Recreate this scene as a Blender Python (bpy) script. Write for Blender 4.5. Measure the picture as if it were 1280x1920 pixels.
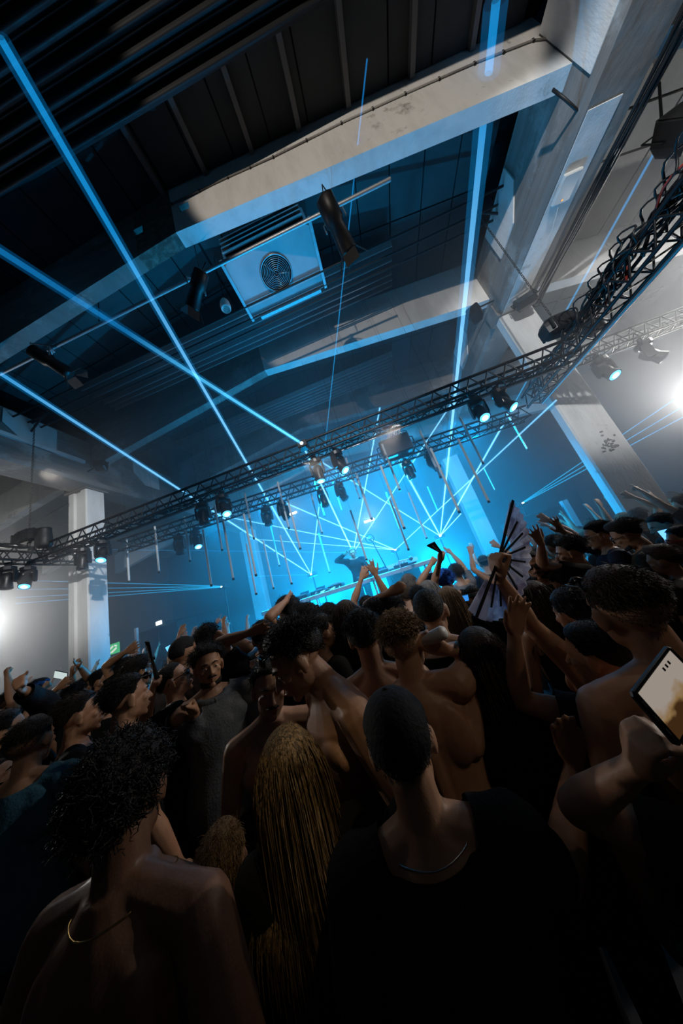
import bpy, bmesh, math, random
import numpy as np
from mathutils import Vector, Matrix

# ------------------------------------------------------------------ clear
for _o in list(bpy.data.objects):
    bpy.data.objects.remove(_o, do_unlink=True)
SC = bpy.context.scene
COL = SC.collection
rnd = random.Random(7)
rng = np.random.default_rng(7)

# ------------------------------------------------------------------ camera (9 mm ultra wide, held above the heads, rolled)
CZ = 1.97
F = 480.0


def cam_axes(roll, pitch, yaw):
    f = np.array([math.sin(yaw) * math.cos(pitch), math.cos(yaw) * math.cos(pitch), math.sin(pitch)])
    r = np.cross(f, [0, 0, 1.0])
    r /= np.linalg.norm(r)
    u = np.cross(r, f)
    c, s = math.cos(roll), math.sin(roll)
    return np.array([c * r + s * u, s * r - c * u, f])


RC = cam_axes(math.radians(-17.48), math.radians(15.8), math.radians(-6.87))
CP = np.array([0.0, 0.0, CZ])
cam_data = bpy.data.cameras.new('camera')
cam = bpy.data.objects.new('camera', cam_data)
COL.objects.link(cam)
cam_data.sensor_fit = 'VERTICAL'
cam_data.sensor_height = 36.0
cam_data.lens = 36.0 * F / 1920.0
cam_data.clip_start = 0.02
cam_data.clip_end = 200
_m = Matrix.Identity(4)
for _i in range(3):
    _m[_i][0], _m[_i][1], _m[_i][2], _m[_i][3] = RC[0][_i], -RC[1][_i], -RC[2][_i], CP[_i]
cam.matrix_world = _m
SC.camera = cam


def ray(x, y):
    return RC.T @ np.array([(x - 640) / F, (y - 960) / F, 1.0])


def at_y(x, y, Y):
    d = ray(x, y)
    return CP + d * (Y / d[1])


def at_z(x, y, Z):
    d = ray(x, y)
    return CP + d * ((Z - CZ) / d[2])


def at_x(x, y, X):
    d = ray(x, y)
    return CP + d * (X / d[0])


def at_d(x, y, dep):
    return CP + ray(x, y) * dep


# ------------------------------------------------------------------ world, lights, exposure
SC.view_settings.view_transform = 'Standard'
SC.view_settings.look = 'None'
SC.view_settings.gamma = 1.0
SC.view_settings.use_curve_mapping = False
SC.view_settings.exposure = 0.0
W = bpy.data.worlds.new('hall_dark')
SC.world = W
W.use_nodes = True
W.node_tree.nodes['Background'].inputs[0].default_value = (0.35, 0.45, 1.0, 1)
W.node_tree.nodes['Background'].inputs[1].default_value = 0.0004
cy = SC.cycles
cy.use_denoising = True
cy.max_bounces = 6
cy.diffuse_bounces = 2
cy.glossy_bounces = 2
cy.transmission_bounces = 3
cy.volume_bounces = 0
cy.transparent_max_bounces = 40
cy.sample_clamp_indirect = 3.0
cy.caustics_reflective = False
cy.caustics_refractive = False
cy.volume_step_rate = 4
cy.volume_max_steps = 64


def light(name, kind, loc, color, energy, target=None, size=0.3, angle=60, blend=0.4):
    d = bpy.data.lights.new(name, kind)
    d.color = color
    d.energy = energy
    if kind == 'AREA':
        d.shape = 'DISK'
        d.size = size
    else:
        d.shadow_soft_size = size
    if kind == 'SPOT':
        d.spot_size = math.radians(angle)
        d.spot_blend = blend
    o = bpy.data.objects.new(name, d)
    COL.objects.link(o)
    o.location = loc
    if target is not None:
        o.rotation_euler = (Vector(target) - Vector(loc)).to_track_quat('-Z', 'Y').to_euler()
    return o


WARM = (1.0, 0.90, 0.78)
WHITE = (0.95, 0.98, 1.0)
BLUE = (0.0, 0.43, 1.0)
# spots standing behind the photographer, over the heads of the crowd
light('beam_spot', 'SPOT', (0.6, -6.2, 5.2), WARM, 1450, (1.5, 2.32, 8.5), 0.06, 34, 0.15)
light('column_spot_right', 'SPOT', (1.2, -5.0, 5.4), WHITE, 3000, (4.8, 5.2, 5.3), 0.1, 30, 0.5)
light('column_spot_left', 'SPOT', (3.0, -4.0, 5.6), WHITE, 5600, (-7.45, 5.2, 4.6), 0.1, 21, 0.7)
# white floods of the two side aisles and an added haze fill
light('aisle_flood_left', 'SPOT', (-12.4, 6.0, 4.1), (1.0, 0.98, 0.94), 1150, (-9.3, 2.6, 3.8), 0.10, 100, 0.8)
light('aisle_haze_fill', 'SPOT', (9.5, 4.9, 6.2), (1.0, 0.98, 0.95), 900, (5.6, 4.4, 5.0), 0.08, 90, 0.9)  # added lamp out of view, whitens the haze of the upper right aisle
light('aisle_flood_right', 'SPOT', (9.45, 7.9, 3.7), (1.0, 0.98, 0.95), 1000, (6.2, 3.0, 5.2), 0.08, 95, 0.9)
# blue wash of the moving heads on the trusses and of floor lights behind the performer
for _x, _e in ((-4.4, 260), (-2.6, 460), (-0.8, 800), (1.0, 800), (2.8, 420)):
    light('head_wash', 'AREA', (_x, 6.2, 4.8), BLUE, _e, (_x * .9 - .1, 10.0, 2.0), 1.1)
for _x, _e in ((-3.4, 2400), (-0.8, 3600), (1.8, 2600)):
    light('floor_wash', 'SPOT', (_x, 11.8, 1.3), BLUE, _e, (_x * .7 - .2, 4.5, 4.2), 0.05, 80, 1.0)
light('roof_wash', 'SPOT', (-0.5, 4.1, 4.75), BLUE, 75, (-0.3, 3.3, 8.0), 0.06, 95, 0.9)
light('roof_wash', 'SPOT', (-3.4, 4.1, 4.75), BLUE, 25, (-2.6, 4.6, 8.0), 0.06, 95, 0.9)
# dim warm spill on the crowd, with added fills for hair and arm
light('crowd_spill_right', 'SPOT', (2.6, -1.4, 5.2), (1.0, 0.74, 0.45), 8, (0.3, 0.95, 1.6), 0.08, 60, 0.8)
light('hair_fill', 'SPOT', (1.3, -0.4, 4.6), (1.0, 0.78, 0.45), 80, (-0.50, 0.92, 1.42), 0.04, 8, 0.8)  # added unseen lamp that brightens only the long blonde hair
light('stage_front_wash', 'SPOT', (0.3, -1.0, 6.4), (0.92, 0.95, 1.0), 1300, (-0.6, 5.8, 2.3), 0.08, 52, 0.9)
light('truss_key', 'SPOT', (0.9, 4.0, 4.2), (1.0, 0.80, 0.62), 90, (-1.6, 1.25, 1.75), 0.06, 42, 0.8)
light('truss_key', 'SPOT', (-0.9, 4.0, 4.2), (1.0, 0.84, 0.70), 75, (1.3, 1.95, 1.85), 0.06, 38, 0.8)
light('arm_fill', 'SPOT', (3.0, -0.9, 4.4), (1.0, 0.80, 0.58), 42, (0.62, 0.97, 2.05), 0.05, 17, 0.8)  # added unseen lamp that brightens only the arm with the fan
light('left_crowd_key', 'SPOT', (0.4, -2.6, 5.8), (1.0, 0.88, 0.74), 330, (-4.3, 3.0, 2.0), 0.08, 34, 0.8)
light('crowd_side_left', 'SPOT', (-5.6, 3.4, 5.6), (1.0, 0.82, 0.66), 62, (-0.9, 1.2, 1.7), 0.12, 50, 0.8)
light('crowd_side_right', 'SPOT', (5.6, 3.4, 4.0), (1.0, 0.78, 0.58), 95, (0.2, 1.3, 1.7), 0.12, 60, 0.8)


# ------------------------------------------------------------------ materials
def nodes_of(m):
    m.use_nodes = True
    return m.node_tree.nodes, m.node_tree.links


def mat(name, col, rough=0.6, metal=0.0, col2=None, scale=6.0, mix=(0.4, 0.65), bump=0.0, bscale=60.0, stretch=(1, 1, 1), spec=0.4, detail=6, col3=None, scale3=1.2, mix3=(0.55, 0.7), coord='Object'):
    m = bpy.data.materials.new(name)
    N, L = nodes_of(m)
    b = N['Principled BSDF']
    b.inputs['Roughness'].default_value = rough
    b.inputs['Metallic'].default_value = metal
    b.inputs['Specular IOR Level'].default_value = spec
    c1 = (*col, 1)
    b.inputs['Base Color'].default_value = c1
    if col2 is None and bump == 0:
        return m
    tc = N.new('ShaderNodeTexCoord')
    mp = N.new('ShaderNodeMapping')
    mp.inputs['Scale'].default_value = stretch
    L.new(tc.outputs[coord], mp.inputs['Vector'])
    out = None
    if col2 is not None:
        nz = N.new('ShaderNodeTexNoise')
        nz.inputs['Scale'].default_value = scale
        nz.inputs['Detail'].default_value = detail
        nz.inputs['Roughness'].default_value = 0.65
        L.new(mp.outputs[0], nz.inputs['Vector'])
        cr = N.new('ShaderNodeValToRGB')
        cr.color_ramp.elements[0].position = mix[0]
        cr.color_ramp.elements[0].color = c1
        cr.color_ramp.elements[1].position = mix[1]
        cr.color_ramp.elements[1].color = (*col2, 1)
        L.new(nz.outputs['Fac'], cr.inputs['Fac'])
        out = cr.outputs['Color']
        if col3 is not None:
            n3 = N.new('ShaderNodeTexNoise')
            n3.inputs['Scale'].default_value = scale3
            n3.inputs['Detail'].default_value = 8
            n3.inputs['Roughness'].default_value = 0.7
            L.new(tc.outputs[coord], n3.inputs['Vector'])
            r3 = N.new('ShaderNodeMapRange')
            r3.inputs['From Min'].default_value = mix3[0]
            r3.inputs['From Max'].default_value = mix3[1]
            L.new(n3.outputs['Fac'], r3.inputs['Value'])
            mx = N.new('ShaderNodeMix')
            mx.data_type = 'RGBA'
            L.new(r3.outputs[0], mx.inputs['Factor'])
            L.new(out, mx.inputs['A'])
            mx.inputs['B'].default_value = (*col3, 1)
            out = mx.outputs['Result']
        L.new(out, b.inputs['Base Color'])
    if bump:
        nb = N.new('ShaderNodeTexNoise')
        nb.inputs['Scale'].default_value = bscale
        nb.inputs['Detail'].default_value = 4
        L.new(mp.outputs[0], nb.inputs['Vector'])
        bp = N.new('ShaderNodeBump')
        bp.inputs['Strength'].default_value = bump
        bp.inputs['Distance'].default_value = 0.02
        L.new(nb.outputs['Fac'], bp.inputs['Height'])
        L.new(bp.outputs['Normal'], b.inputs['Normal'])
    return m


def emit(name, col, strength):
    m = bpy.data.materials.new(name)
    N, L = nodes_of(m)
    N.remove(N['Principled BSDF'])
    e = N.new('ShaderNodeEmission')
    e.inputs[0].default_value = (*col, 1)
    e.inputs[1].default_value = strength
    L.new(e.outputs[0], N['Material Output'].inputs[0])
    m.cycles.emission_sampling = 'NONE'
    return m


M = {}
M['white_concrete'] = mat('painted_white_concrete', (0.72, 0.71, 0.69), 0.75, 0, (0.58, 0.57, 0.55), 3.0, (0.45, 0.7), 0.15, 40, (1, 1, 0.25), col3=(0.20, 0.18, 0.16), scale3=1.6, mix3=(0.62, 0.72))
M['bare_concrete'] = mat('bare_concrete', (0.24, 0.225, 0.21), 0.85, 0, (0.14, 0.13, 0.12), 2.5, (0.35, 0.7), 0.3, 30, (0.4, 0.25, 3.0), col3=(0.36, 0.35, 0.33), scale3=0.8, mix3=(0.52, 0.62))
M['dark_concrete'] = mat('dark_stained_concrete', (0.10, 0.085, 0.07), 0.9, 0, (0.22, 0.20, 0.17), 9.0, (0.45, 0.7), 0.6, 24)
M['ceiling_dark'] = mat('dark_painted_ceiling_panel', (0.045, 0.05, 0.056), 0.8, 0, (0.07, 0.075, 0.08), 2.0, (0.3, 0.7), 0.05, 40)
M['ceiling_joist'] = mat('grey_ceiling_joist', (0.16, 0.16, 0.165), 0.7)
M['aisle_panel'] = mat('grey_ceiling_slab', (0.30, 0.29, 0.265), 0.85, 0, (0.24, 0.23, 0.21), 2.2, (0.35, 0.7), 0.1, 30)
M['floor'] = mat('dark_hall_floor', (0.03, 0.03, 0.032), 0.5, 0, (0.05, 0.05, 0.05), 3)
M['wall'] = mat('dark_grey_plaster_wall', (0.055, 0.056, 0.058), 0.9, 0, (0.04, 0.04, 0.042), 1.2, (0.35, 0.7))
M['wall_dark'] = mat('dark_back_wall', (0.03, 0.03, 0.033), 0.9, 0, (0.02, 0.02, 0.022), 1.2)
M['black_metal'] = mat('black_powder_coat', (0.012, 0.012, 0.013), 0.45, 0.3)
M['black_plastic'] = mat('black_plastic', (0.010, 0.010, 0.011), 0.4, 0)
M['rubber'] = mat('black_rubber_cable', (0.008, 0.008, 0.009), 0.55)
M['red_rubber'] = mat('red_cable', (0.30, 0.03, 0.015), 0.5)
M['steel'] = mat('dull_steel', (0.32, 0.33, 0.34), 0.38, 0.85)
M['galv'] = mat('galvanised_sheet', (0.42, 0.43, 0.44), 0.42, 0.6, (0.34, 0.35, 0.36), 12)
M['chain'] = mat('dark_chain', (0.05, 0.045, 0.04), 0.45, 0.8)
M['tube'] = mat('matt_light_tube', (0.5, 0.52, 0.53), 0.5, 0.0)
M['ac_panel'] = mat('pale_enamelled_sheet', (0.46, 0.47, 0.48), 0.5, 0, (0.36, 0.37, 0.38), 2.0, (0.4, 0.75))
M['duct'] = mat('shaded_corrugated_sheet', (0.018, 0.019, 0.021), 0.6, 0.0, spec=0.2)  # shaded copy of the roof sheet, weaker light put into its colour
M['duct_lit'] = mat('lit_corrugated_sheet', (0.24, 0.25, 0.26), 0.4, 0.1)  # lit copy of the same sheet, paler where more light falls
M['white_plastic'] = mat('white_plastic', (0.62, 0.62, 0.60), 0.45)
M['lens_blue'] = emit('lit_blue_lens', (0.10, 0.50, 1.0), 2.2)
M['lens_core'] = emit('lit_white_lens', (0.75, 0.92, 1.0), 5.0)
M['lens_dark'] = mat('dark_glass_lens', (0.01, 0.02, 0.03), 0.08, 0, spec=0.8)
M['stage_wood'] = mat('black_stage_ply', (0.015, 0.015, 0.017), 0.6)
M['rail'] = mat('brushed_aluminium_rail', (0.42, 0.43, 0.44), 0.4, 0.4)


# ------------------------------------------------------------------ mesh helpers
def new_obj(name, me, parent=None, m=None):
    o = bpy.data.objects.new(name, me)
    COL.objects.link(o)
    if m is not None and me is not None:
        if len(me.materials) == 0:
            me.materials.append(m)
    if parent is not None:
        o.parent = parent
        o.matrix_parent_inverse = PINV.get(parent.name) or parent.matrix_basis.inverted()
    return o


PINV = {}


def tag(o, label, cat, group=None):
    o['label'] = label
    o['category'] = cat
    if group:
        o['group'] = group
    return o


def thing(name, label, cat, loc=(0, 0, 0), group=None):
    o = bpy.data.objects.new(name, None)
    COL.objects.link(o)
    o.empty_display_size = 0.1
    o.location = loc
    PINV[o.name] = Matrix.Translation(-Vector(loc))
    return tag(o, label, cat, group)


def structure(o):
    o['kind'] = 'structure'
    return o


class MB:
    """collects shapes into one mesh"""

    def __init__(self):
        self.v, self.f, self.mi, self.cur = [], [], [], 0

    def add(self, vs, fs):
        n = len(self.v)
        self.v.extend([tuple(p) for p in vs])
        for q in fs:
            self.f.append([i + n for i in q])
            self.mi.append(self.cur)

    def box(self, lo, hi, bev=0.0):
        x0, y0, z0 = lo
        x1, y1, z1 = hi
        if bev <= 0:
            self.add([(x0, y0, z0), (x1, y0, z0), (x1, y1, z0), (x0, y1, z0), (x0, y0, z1), (x1, y0, z1), (x1, y1, z1), (x0, y1, z1)],
                     [(0, 3, 2, 1), (4, 5, 6, 7), (0, 1, 5, 4), (1, 2, 6, 5), (2, 3, 7, 6), (3, 0, 4, 7)])
        else:
            b = bev
            ring = lambda e, z: [(x0 + b - e, y0 + b - e * 0, z) for _ in ()]
            prof = [(b, 0.0), (0.0, b)]
            layers = []
            for inset, z in ((b, z0), (0, z0 + b), (0, z1 - b), (b, z1)):
                i = inset
                c = b * 0.6
                layers.append([(x0 + i + c, y0 + i, z), (x1 - i - c, y0 + i, z), (x1 - i, y0 + i + c, z), (x1 - i, y1 - i - c, z),
                               (x1 - i - c, y1 - i, z), (x0 + i + c, y1 - i, z), (x0 + i, y1 - i - c, z), (x0 + i, y0 + i + c, z)])
            self.loft(layers)

    def obox(self, c, ax, ay, az, hx, hy, hz):
        c, ax, ay, az = map(np.asarray, (c, ax, ay, az))
        vs = [c + sx * hx * ax + sy * hy * ay + sz * hz * az for sz in (-1, 1) for sx, sy in ((-1, -1), (1, -1), (1, 1), (-1, 1))]
        self.add(vs, [(0, 3, 2, 1), (4, 5, 6, 7), (0, 1, 5, 4), (1, 2, 6, 5), (2, 3, 7, 6), (3, 0, 4, 7)])

    def loft(self, rings, cap=True, close=True):
        n = len(rings[0])
        vs = [p for r in rings for p in r]
        fs = []
        for k in range(len(rings) - 1):
            for i in range(n if close else n - 1):
                j = (i + 1) % n
                fs.append((k * n + i, k * n + j, (k + 1) * n + j, (k + 1) * n + i))
        if cap:
            fs.append(tuple(reversed(range(n))))
            fs.append(tuple(range((len(rings) - 1) * n, len(rings) * n)))
        self.add(vs, fs)

    def tube(self, pts, r, n=8, cap=True):
        pts = [np.asarray(p, float) for p in pts]
        rs = r if hasattr(r, '__len__') else [r] * len(pts)
        rings = []
        u = None
        for i, p in enumerate(pts):
            t = pts[min(i + 1, len(pts) - 1)] - pts[max(i - 1, 0)]
            t = t / (np.linalg.norm(t) + 1e-9)
            if u is None:
                a = np.array([0, 0, 1.0]) if abs(t[2]) < 0.9 else np.array([1.0, 0, 0])
                u = np.cross(a, t)
            u = u - t * (u @ t)
            u /= np.linalg.norm(u) + 1e-9
            w = np.cross(t, u)
            rings.append([p + rs[i] * (math.cos(2 * math.pi * k / n) * u + math.sin(2 * math.pi * k / n) * w) for k in range(n)])
        self.loft(rings, cap)

    def lathe(self, prof, n=20, origin=(0, 0, 0), axis='z', cap=True):
        o = np.asarray(origin, float)
        rings = []
        for r, h in prof:
            ring = []
            for k in range(n):
                a = 2 * math.pi * k / n
                c, s = r * math.cos(a), r * math.sin(a)
                ring.append(o + {'z': np.array([c, s, h]), 'y': np.array([c, h, -s]), 'x': np.array([h, c, s])}[axis])
            rings.append(ring)
        self.loft(rings, cap)

    def sphere(self, c, r, nu=12, nv=8):
        c = np.asarray(c, float)
        r = np.asarray(r if hasattr(r, '__len__') else (r, r, r), float)
        rings = []
        for j in range(nv + 1):
            th = math.pi * (0.02 + 0.96 * j / nv)
            rings.append([c + r * np.array([math.sin(th) * math.cos(2 * math.pi * i / nu), math.sin(th) * math.sin(2 * math.pi * i / nu), -math.cos(th)]) for i in range(nu)])
        self.loft(rings)

    def mesh(self, name, smooth=False):
        me = bpy.data.meshes.new(name)
        me.from_pydata(self.v, [], self.f)
        if any(self.mi):
            me.polygons.foreach_set('material_index', self.mi)
        if smooth:
            me.polygons.foreach_set('use_smooth', [True] * len(self.f))
        me.update()
        return me

    def build(self, name, m, parent=None, smooth=False):  # m: one material or several
        me = self.mesh(name, smooth)
        ms = m if isinstance(m, (list, tuple)) else ([m] if m else [])
        for x in ms:
            me.materials.append(x)
        return new_obj(name, me, parent)


def bx(name, lo, hi, m, parent=None, bev=0.0):
    b = MB()
    b.box(lo, hi, bev)
    return b.build(name, m, parent)


_UNIT = {}


def unit_cyl(m, n=8):
    k = (m.name, n)
    if k not in _UNIT:
        b = MB()
        b.lathe([(1, 0), (1, 1)], n)
        me = b.mesh('rod')
        me.materials.append(m)
        me.polygons.foreach_set('use_smooth', [len(p.vertices) == 4 for p in me.polygons])
        _UNIT[k] = me
    return _UNIT[k]


def rod(name, p, q, r, m, parent=None, n=8):
    p, q = Vector(p), Vector(q)
    d = q - p
    o = bpy.data.objects.new(name, unit_cyl(m, n))
    COL.objects.link(o)
    if parent is not None:
        o.parent = parent
        o.matrix_parent_inverse = PINV[parent.name]
    o.matrix_basis = Matrix.Translation(p) @ d.to_track_quat('Z', 'Y').to_matrix().to_4x4() @ Matrix.Diagonal((r, r, d.length, 1))
    return o


def copy_tree(o, matrix, label, group=None):
    """copy a thing with its parts and their sub-parts; MATRIX is the copy's own transform"""
    def rec(src, par):
        c = src.copy()
        COL.objects.link(c)
        if par is not None:
            c.parent = par
            c.matrix_parent_inverse = src.matrix_parent_inverse.copy()
        for ch in src.children:
            rec(ch, c)
        return c
    r = rec(o, None)
    r.matrix_basis = matrix
    r['label'] = label
    if group:
        r['group'] = group
    return r
# ================================================================== structure
U = 4.6


def ZU(r):
    return CZ + U * r


XL_IN, XR_IN = -6.95, 4.09           # inner faces of the two long girders
XC = -1.45                           # ridge of the gabled roof
structure(bx('floor', (-13.2, -6.5, -0.2), (9.7, 14.2, 0.0), M['floor']))
structure(bx('wall_back', (-13.2, 14.0, 0.0), (9.7, 14.25, 9.6), M['wall_dark']))
structure(bx('wall_left', (-13.45, -6.5, 0.0), (-13.2, 14.25, 9.0), M['wall']))
structure(bx('wall_right', (9.7, -6.5, 0.0), (9.95, 14.25, 9.0), M['wall']))
structure(bx('wall_rear', (-13.2, -6.75, 0.0), (9.7, -6.5, 9.6), M['wall_dark']))

BEAM_Y = [-0.52, 2.32, 5.16, 7.98, 10.8]
ZMID, ZEND = ZU(1.257), ZU(1.10)
ZTM, ZTE = ZU(1.50), ZU(1.37)


def roof_z(x, mid=ZTM, end=ZTE):
    hw = XR_IN - XC
    return mid + (end - mid) * min(1.0, abs(x - XC) / hw)


# central roof: dark panels laid on battens, each panel its own piece
ceil = structure(thing('ceiling', 'dark panelled pitched roof between the concrete beams', 'ceiling', (XC, 4.0, ZTM)))
del ceil['category']
pan = []
for a, b_ in zip([-6.4] + BEAM_Y, BEAM_Y + [14.0]):
    y0, y1 = a + (0.2 if a > -6 else 0), b_
    n = 18
    xs = [XL_IN + (XR_IN - XL_IN) * k / n for k in range(n + 1)]
    xs.append(XC)
    xs = sorted(set(round(x, 3) for x in xs))
    for x0, x1 in zip(xs[:-1], xs[1:]):
        if x1 - x0 < 0.05:
            continue
        g = 0.012
        b = MB()
        z0, z1 = roof_z(x0), roof_z(x1)
        for ya, yb in ((y0 + g, (y0 + y1) / 2 - g), ((y0 + y1) / 2 + g, y1 - g)):
            b.add([(x0 + g, ya, z0), (x1 - g, ya, z1), (x1 - g, yb, z1), (x0 + g, yb, z0), (x0 + g, ya, z0 + .05), (x1 - g, ya, z1 + .05), (x1 - g, yb, z1 + .05), (x0 + g, yb, z0 + .05)],
                  [(0, 3, 2, 1), (4, 5, 6, 7), (0, 1, 5, 4), (1, 2, 6, 5), (2, 3, 7, 6), (3, 0, 4, 7)])
        b.build('panel', M['ceiling_dark'], ceil)
b = MB()
for s in (0, 1):
    xa, xb = (XL_IN - .3, XC) if s == 0 else (XC, XR_IN + .3)
    za, zb = roof_z(xa) + .06, roof_z(xb) + .06
    b.add([(xa, -6.5, za), (xb, -6.5, zb), (xb, 14.1, zb), (xa, 14.1, za), (xa, -6.5, za + .2), (xb, -6.5, zb + .2), (xb, 14.1, zb + .2), (xa, 14.1, za + .2)],
          [(0, 3, 2, 1), (4, 5, 6, 7), (0, 1, 5, 4), (1, 2, 6, 5), (2, 3, 7, 6), (3, 0, 4, 7)])
b.build('deck', M['black_plastic'], ceil)
# pale longitudinal battens in the bay before the first beam
for px, py in ((552, 215), (462, 255), (372, 298), (640, 140), (285, 335), (757, 115), (862, 62)):
    p = at_z(px, py, ZU(1.46))
    zt = roof_z(p[0]) - 0.03
    bx('joist', (p[0] - .035, -0.3, zt - .07), (p[0] + .035, 2.31, zt + .03), M['ceiling_joist'], ceil)


# gabled transverse beams
def gable_beam(y, th, white, name='beam_trim'):
    b = MB()
    hw = XR_IN - XC
    xs = np.linspace(XL_IN - .12, XR_IN + .12, 33)
    rings = []
    for x in xs:
        zb = roof_z(x, ZMID, ZEND)
        zt = roof_z(x) + .03
        if x < XC - hw:
            zb = ZEND - (XC - hw - x) * 0.12
        rings.append([(x, y, zb), (x, y, zt), (x, y + th, zt), (x, y + th, zb - 0.0)])
    b.loft(rings)
    return structure(b.build('concrete_beam', white))



for i, y in enumerate(BEAM_Y):
    o = gable_beam(y, 0.20, M['bare_concrete'])
    if i == 1:
        # the near beam: bare on the left, a broken-out patch, painted white to the right, two square holes through it
        me = o.data
        me.materials.append(M['white_concrete'])
        me.materials.append(M['dark_concrete'])
        xj = at_y(312, 440, y)[0]
        for p in me.polygons:
            p.material_index = 1 if p.center.x > xj + .05 else (2 if p.center.x > xj - .42 else 0)
        for px, py, h in ((345, 388, .085), (259, 433, .085)):
            c = at_y(px, py, y)
            cut = MB()
            cut.box((c[0] - h, y - .3, c[2] - h), (c[0] + h, y + .6, c[2] + h))
            co = cut.build('cutter', M['bare_concrete'])
            md = o.modifiers.new('hole', 'BOOLEAN')
            md.object = co
            md.operation = 'DIFFERENCE'
            bpy.context.view_layer.update()
            ev = o.evaluated_get(bpy.context.evaluated_depsgraph_get())
            nm = bpy.data.meshes.new_from_object(ev)
            o.modifiers.clear()
            o.data = nm
            bpy.data.objects.remove(co, do_unlink=True)
    elif i == 2:
        me = o.data
        me.materials.append(M['white_concrete'])
        for p in me.polygons:
            p.material_index = 1 if p.center.x > -1.6 else 0

# long girders on the two column lines, each with a ledge and painted repair patches
GZ0, GZ1 = ZU(1.0), ZU(1.28)


def girder(x0, x1, side):
    b = MB()
    ch = .07
    s = side
    prof = [(x0 + ch, GZ0), (x1 - ch, GZ0), (x1, GZ0 + ch), (x1, GZ1), (x0, GZ1), (x0, GZ0 + ch)]
    b.loft([[(x, -6.4, z) for x, z in prof], [(x, 13.9, z) for x, z in prof]])
    o = structure(b.build('concrete_girder', M['bare_concrete']))
    return o


gr = girder(XR_IN, XR_IN + .78, 1)
gl = girder(XL_IN - .78, XL_IN, -1)
bx('ledge', (XL_IN - .01, -6.3, ZU(1.115)), (XL_IN + .06, 5.0, ZU(1.135)), M['white_concrete'], None)
bpy.data.objects['ledge'].parent = gl
# painted soffit strip under the right girder
b = MB()
b.box((XR_IN + .09, 2.55, GZ0 - .012), (XR_IN + .5, 5.2, GZ0 + .01))
o = b.build('painted_strip', M['white_concrete'], None)
o.parent = gr
# pale repair patches where the tie rods meet the girders
for gx, sgn, par in ((XL_IN, 1, gl), (XR_IN, -1, gr)):
    for yc in (3.95, 6.9):
        b = MB()
        pf = [(yc - .5, ZU(1.19)), (yc - .1, ZU(1.115)), (yc + .45, ZU(1.115)), (yc + .45, ZU(1.27)), (yc - .5, ZU(1.27))]
        b.loft([[(gx - sgn * .01, y, z) for y, z in pf], [(gx + sgn * .025, y, z) for y, z in pf]])
        o = b.build('repair_patch', M['white_concrete'], None)
        o.parent = par
# the near end of the right girder is painted white
b = MB()
b.box((XR_IN - .012, -6.3, GZ0 + .09), (XR_IN + .02, 2.30, GZ1))
o = b.build('painted_face', M['white_concrete'])
o.parent = gr


# columns with a chamfered outline and a recessed shaft panel
def column(x0, x1, y0, y1, z1, m, label, inner):
    b = MB()
    c = .03
    pr = [(x0 + c, y0), (x1 - c, y0), (x1, y0 + c), (x1, y1 - c), (x1 - c, y1), (x0 + c, y1), (x0, y1 - c), (x0, y0 + c)]
    if inner:
        w = x1 - x0
        pr[1:1] = [(x0 + .32 * w, y0), (x0 + .36 * w, y0 + .05), (x0 + .66 * w, y0 + .05), (x0 + .70 * w, y0)]
    b.loft([[(x, y, 0) for x, y in pr], [(x, y, z1) for x, y in pr]])
    o = structure(b.build('concrete_column', m))
    o['label'] = label
    # head block
    bx('column_head', (x0 - .06, y0 - .05, z1 - .05), (x1 + .06, y1 + .05, z1 + .3), M['bare_concrete'], o)
    return o


COL_L = column(-7.84, -7.22, 5.24, 5.72, GZ0 + .02, M['white_concrete'], 'white painted concrete column rising from the crowd at the left', True)
COL_R = column(4.12, 4.84, 5.24, 5.46, GZ0 + .02, M['white_concrete'], 'white painted concrete column behind the right truss corner', False)
column(-7.5, -6.75, 13.0, 13.5, GZ0 + .02, M['white_concrete'], 'far column in blue haze left of the stage', False)
column(4.25, 5.0, 13.0, 13.5, GZ0 + .02, M['white_concrete'], 'far column in blue haze right of the stage', False)
# broken plaster on the right column
b = MB()
for k in range(26):
    px, py = 1144 + rnd.gauss(0, 9), 832 + rnd.gauss(0, 9)
    p = at_y(px, py, 5.235)
    b.sphere(p, (rnd.uniform(.012, .04), .012, rnd.uniform(.012, .035)), 7, 5)
o = b.build('plaster_scar', M['bare_concrete'])
o.parent = COL_R

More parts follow.
